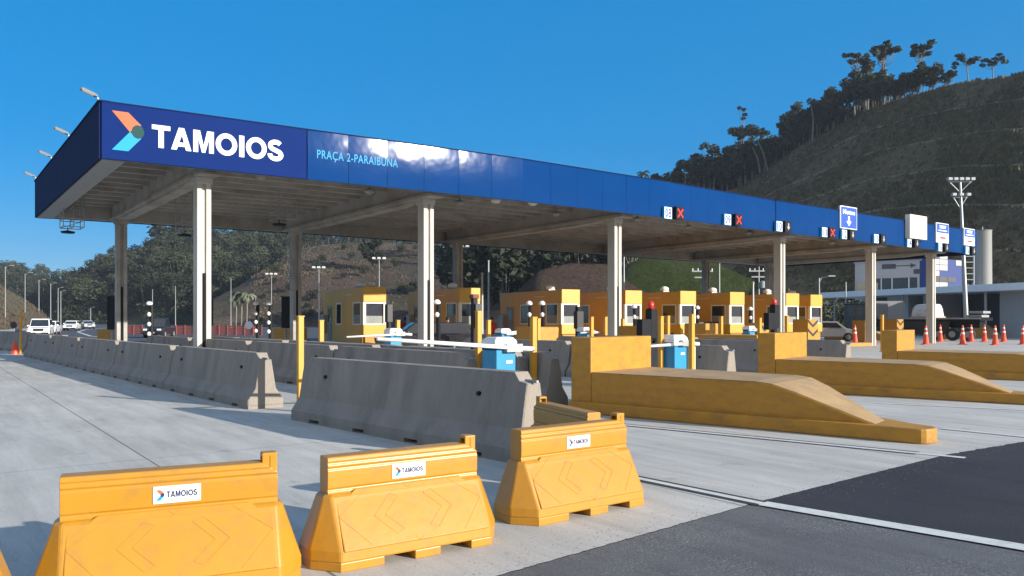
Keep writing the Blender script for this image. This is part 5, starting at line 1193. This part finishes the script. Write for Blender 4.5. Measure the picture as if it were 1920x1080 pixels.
# ------------------------------------------------------------------ people
def person(lab, loc, rot, top, legs, pose='stand'):
    t = thing('person', lab, 'person', loc, rot, 'people by the booths')
    J = {'pel': (0, 0, .95), 'ch': (0, .02, 1.3), 'nk': (0, .02, 1.47), 'hd': (0, -.01, 1.6), 'ht': (0, -.01, 1.72)}
    V = [J['pel'], (0, .01, 1.12), J['ch'], J['nk'], J['hd'], J['ht']]; r = [.15, .135, .155, .055, .085, .07]; E = [(0, 1), (1, 2), (2, 3), (3, 4), (4, 5)]
    for sg in (-1, 1):
        b = len(V); V += [(sg * .17, .02, 1.40), (sg * .23, .03, 1.15), (sg * .22, -.12, .93), (sg * .21, -.17, .85)]; r += [.06, .047, .036, .03]; E += [(2, b), (b, b + 1), (b + 1, b + 2), (b + 2, b + 3)]
        for f_, (fx, fl) in enumerate(((-.03, .07), (-.01, .085), (.01, .08), (.03, .065))): V.append((sg * .21 + fx * .6, -.19 - fl * .5, .85 - fl * .8)); r.append(.009); E.append((b + 3, len(V) - 1))
        b = len(V); st = .12 * sg if pose == 'walk' else .02
        V += [(sg * .10, 0, .88), (sg * .11, -st * .6 - .02, .5), (sg * .11, st * .8, .09), (sg * .12, st * .8 - .16, .04)]; r += [.095, .062, .045, .04]; E += [(0, b), (b, b + 1), (b + 1, b + 2), (b + 2, b + 3)]
    me = bpy.data.meshes.new('body'); me.from_pydata(V, E, []); o = bpy.data.objects.new('body', me); COL.objects.link(o); o.parent = t
    md = o.modifiers.new('Skin', 'SKIN')
    if not me.skin_vertices: bpy.context.view_layer.objects.active = o
    for i, x in enumerate(r): me.skin_vertices[0].data[i].radius = (x, x * .85)
    me.skin_vertices[0].data[0].use_root = True
    o.modifiers.new('Sub', 'SUBSURF').levels = 1; o.modifiers['Sub'].render_levels = 2; me.materials.append(M['skin'])
    k = MB(); k.lathe([(.15, .84), (.185, .95), (.165, 1.1), (.205, 1.3), (.17, 1.42), (.07, 1.47)], 0, .01, 0, 16); k.build('shirt', top, t, smooth=True)
    for sg in (-1, 1):
        k = MB(); k.path([(sg * .165, .02, 1.42), (sg * .215, .03, 1.22), (sg * .225, .02, 1.12)], [.078, .068, .066], 10); k.build('sleeve', top, t, smooth=True)
        st = .12 * sg if pose == 'walk' else .02
        k = MB(); k.path([(sg * .08, 0, .92), (sg * .105, -st * .6 - .02, .5), (sg * .11, st * .8, .1)], [.115, .085, .07], 10); k.build('trouser_leg', legs, t, smooth=True)
        k = MB(); k.loft([[(sg * .12 - .05, st * .8 + .08, 0), (sg * .12 + .05, st * .8 + .08, 0), (sg * .12 + .05, st * .8 - .2, 0), (sg * .12 - .05, st * .8 - .2, 0)], [(sg * .12 - .04, st * .8 + .06, .1), (sg * .12 + .04, st * .8 + .06, .1), (sg * .12 + .04, st * .8 - .16, .06), (sg * .12 - .04, st * .8 - .16, .06)]]); k.build('shoe', M['black'], t, bevel=.015)
    k = MB(); k.lathe([(.05, 1.58), (.10, 1.63), (.095, 1.70), (.06, 1.75), (.01, 1.765)], 0, .012, 0, 12); k.build('hair', M['hair'], t, smooth=True)
    k = MB()
    for x in (-.033, .033): k.box(x - .011, x + .011, -.098, -.086, 1.618, 1.632)
    k.box(-.01, .01, -.115, -.08, 1.575, 1.61); k.box(-.025, .025, -.095, -.084, 1.545, 1.553); k.build('face_features', M['dark_cloth'], t)
    return t
a = atY(840, 0, 38); person('person in orange vest and pale trousers walking beside the second column booth', (a.x, a.y, .0), R(60), M['vest'], M['pale_cloth'], 'walk')
a = atY(760, 0, 46); person('person in red shirt near the booth door left of the second column', (a.x, a.y, .0), R(20), M['red_cloth'], M['dark_cloth'])
a = atY(922, 0, 44); person('person in dark red clothes left of the longest booth', (a.x, a.y, .0), R(-20), M['red_cloth'], M['dark_cloth'])

# ------------------------------------------------------------------ air
hz = MB(); hz.box(-1700, 1700, -700, 1850, -3.5, 120); h_ = hz.build('haze', None); tag(h_, 'thin pale haze in the valley air over the plaza', 'haze', kind='stuff')
hm = bpy.data.materials.new('haze_air'); hm.use_nodes = True; n_ = hm.node_tree; n_.nodes.clear(); vo = n_.nodes.new('ShaderNodeVolumePrincipled'); om = n_.nodes.new('ShaderNodeOutputMaterial')
vo.inputs['Density'].default_value = .0002; vo.inputs['Color'].default_value = (.8, .9, 1, 1); vo.inputs['Anisotropy'].default_value = .2
n_.links.new(vo.outputs[0], om.inputs['Volume']); h_.data.materials.append(hm)
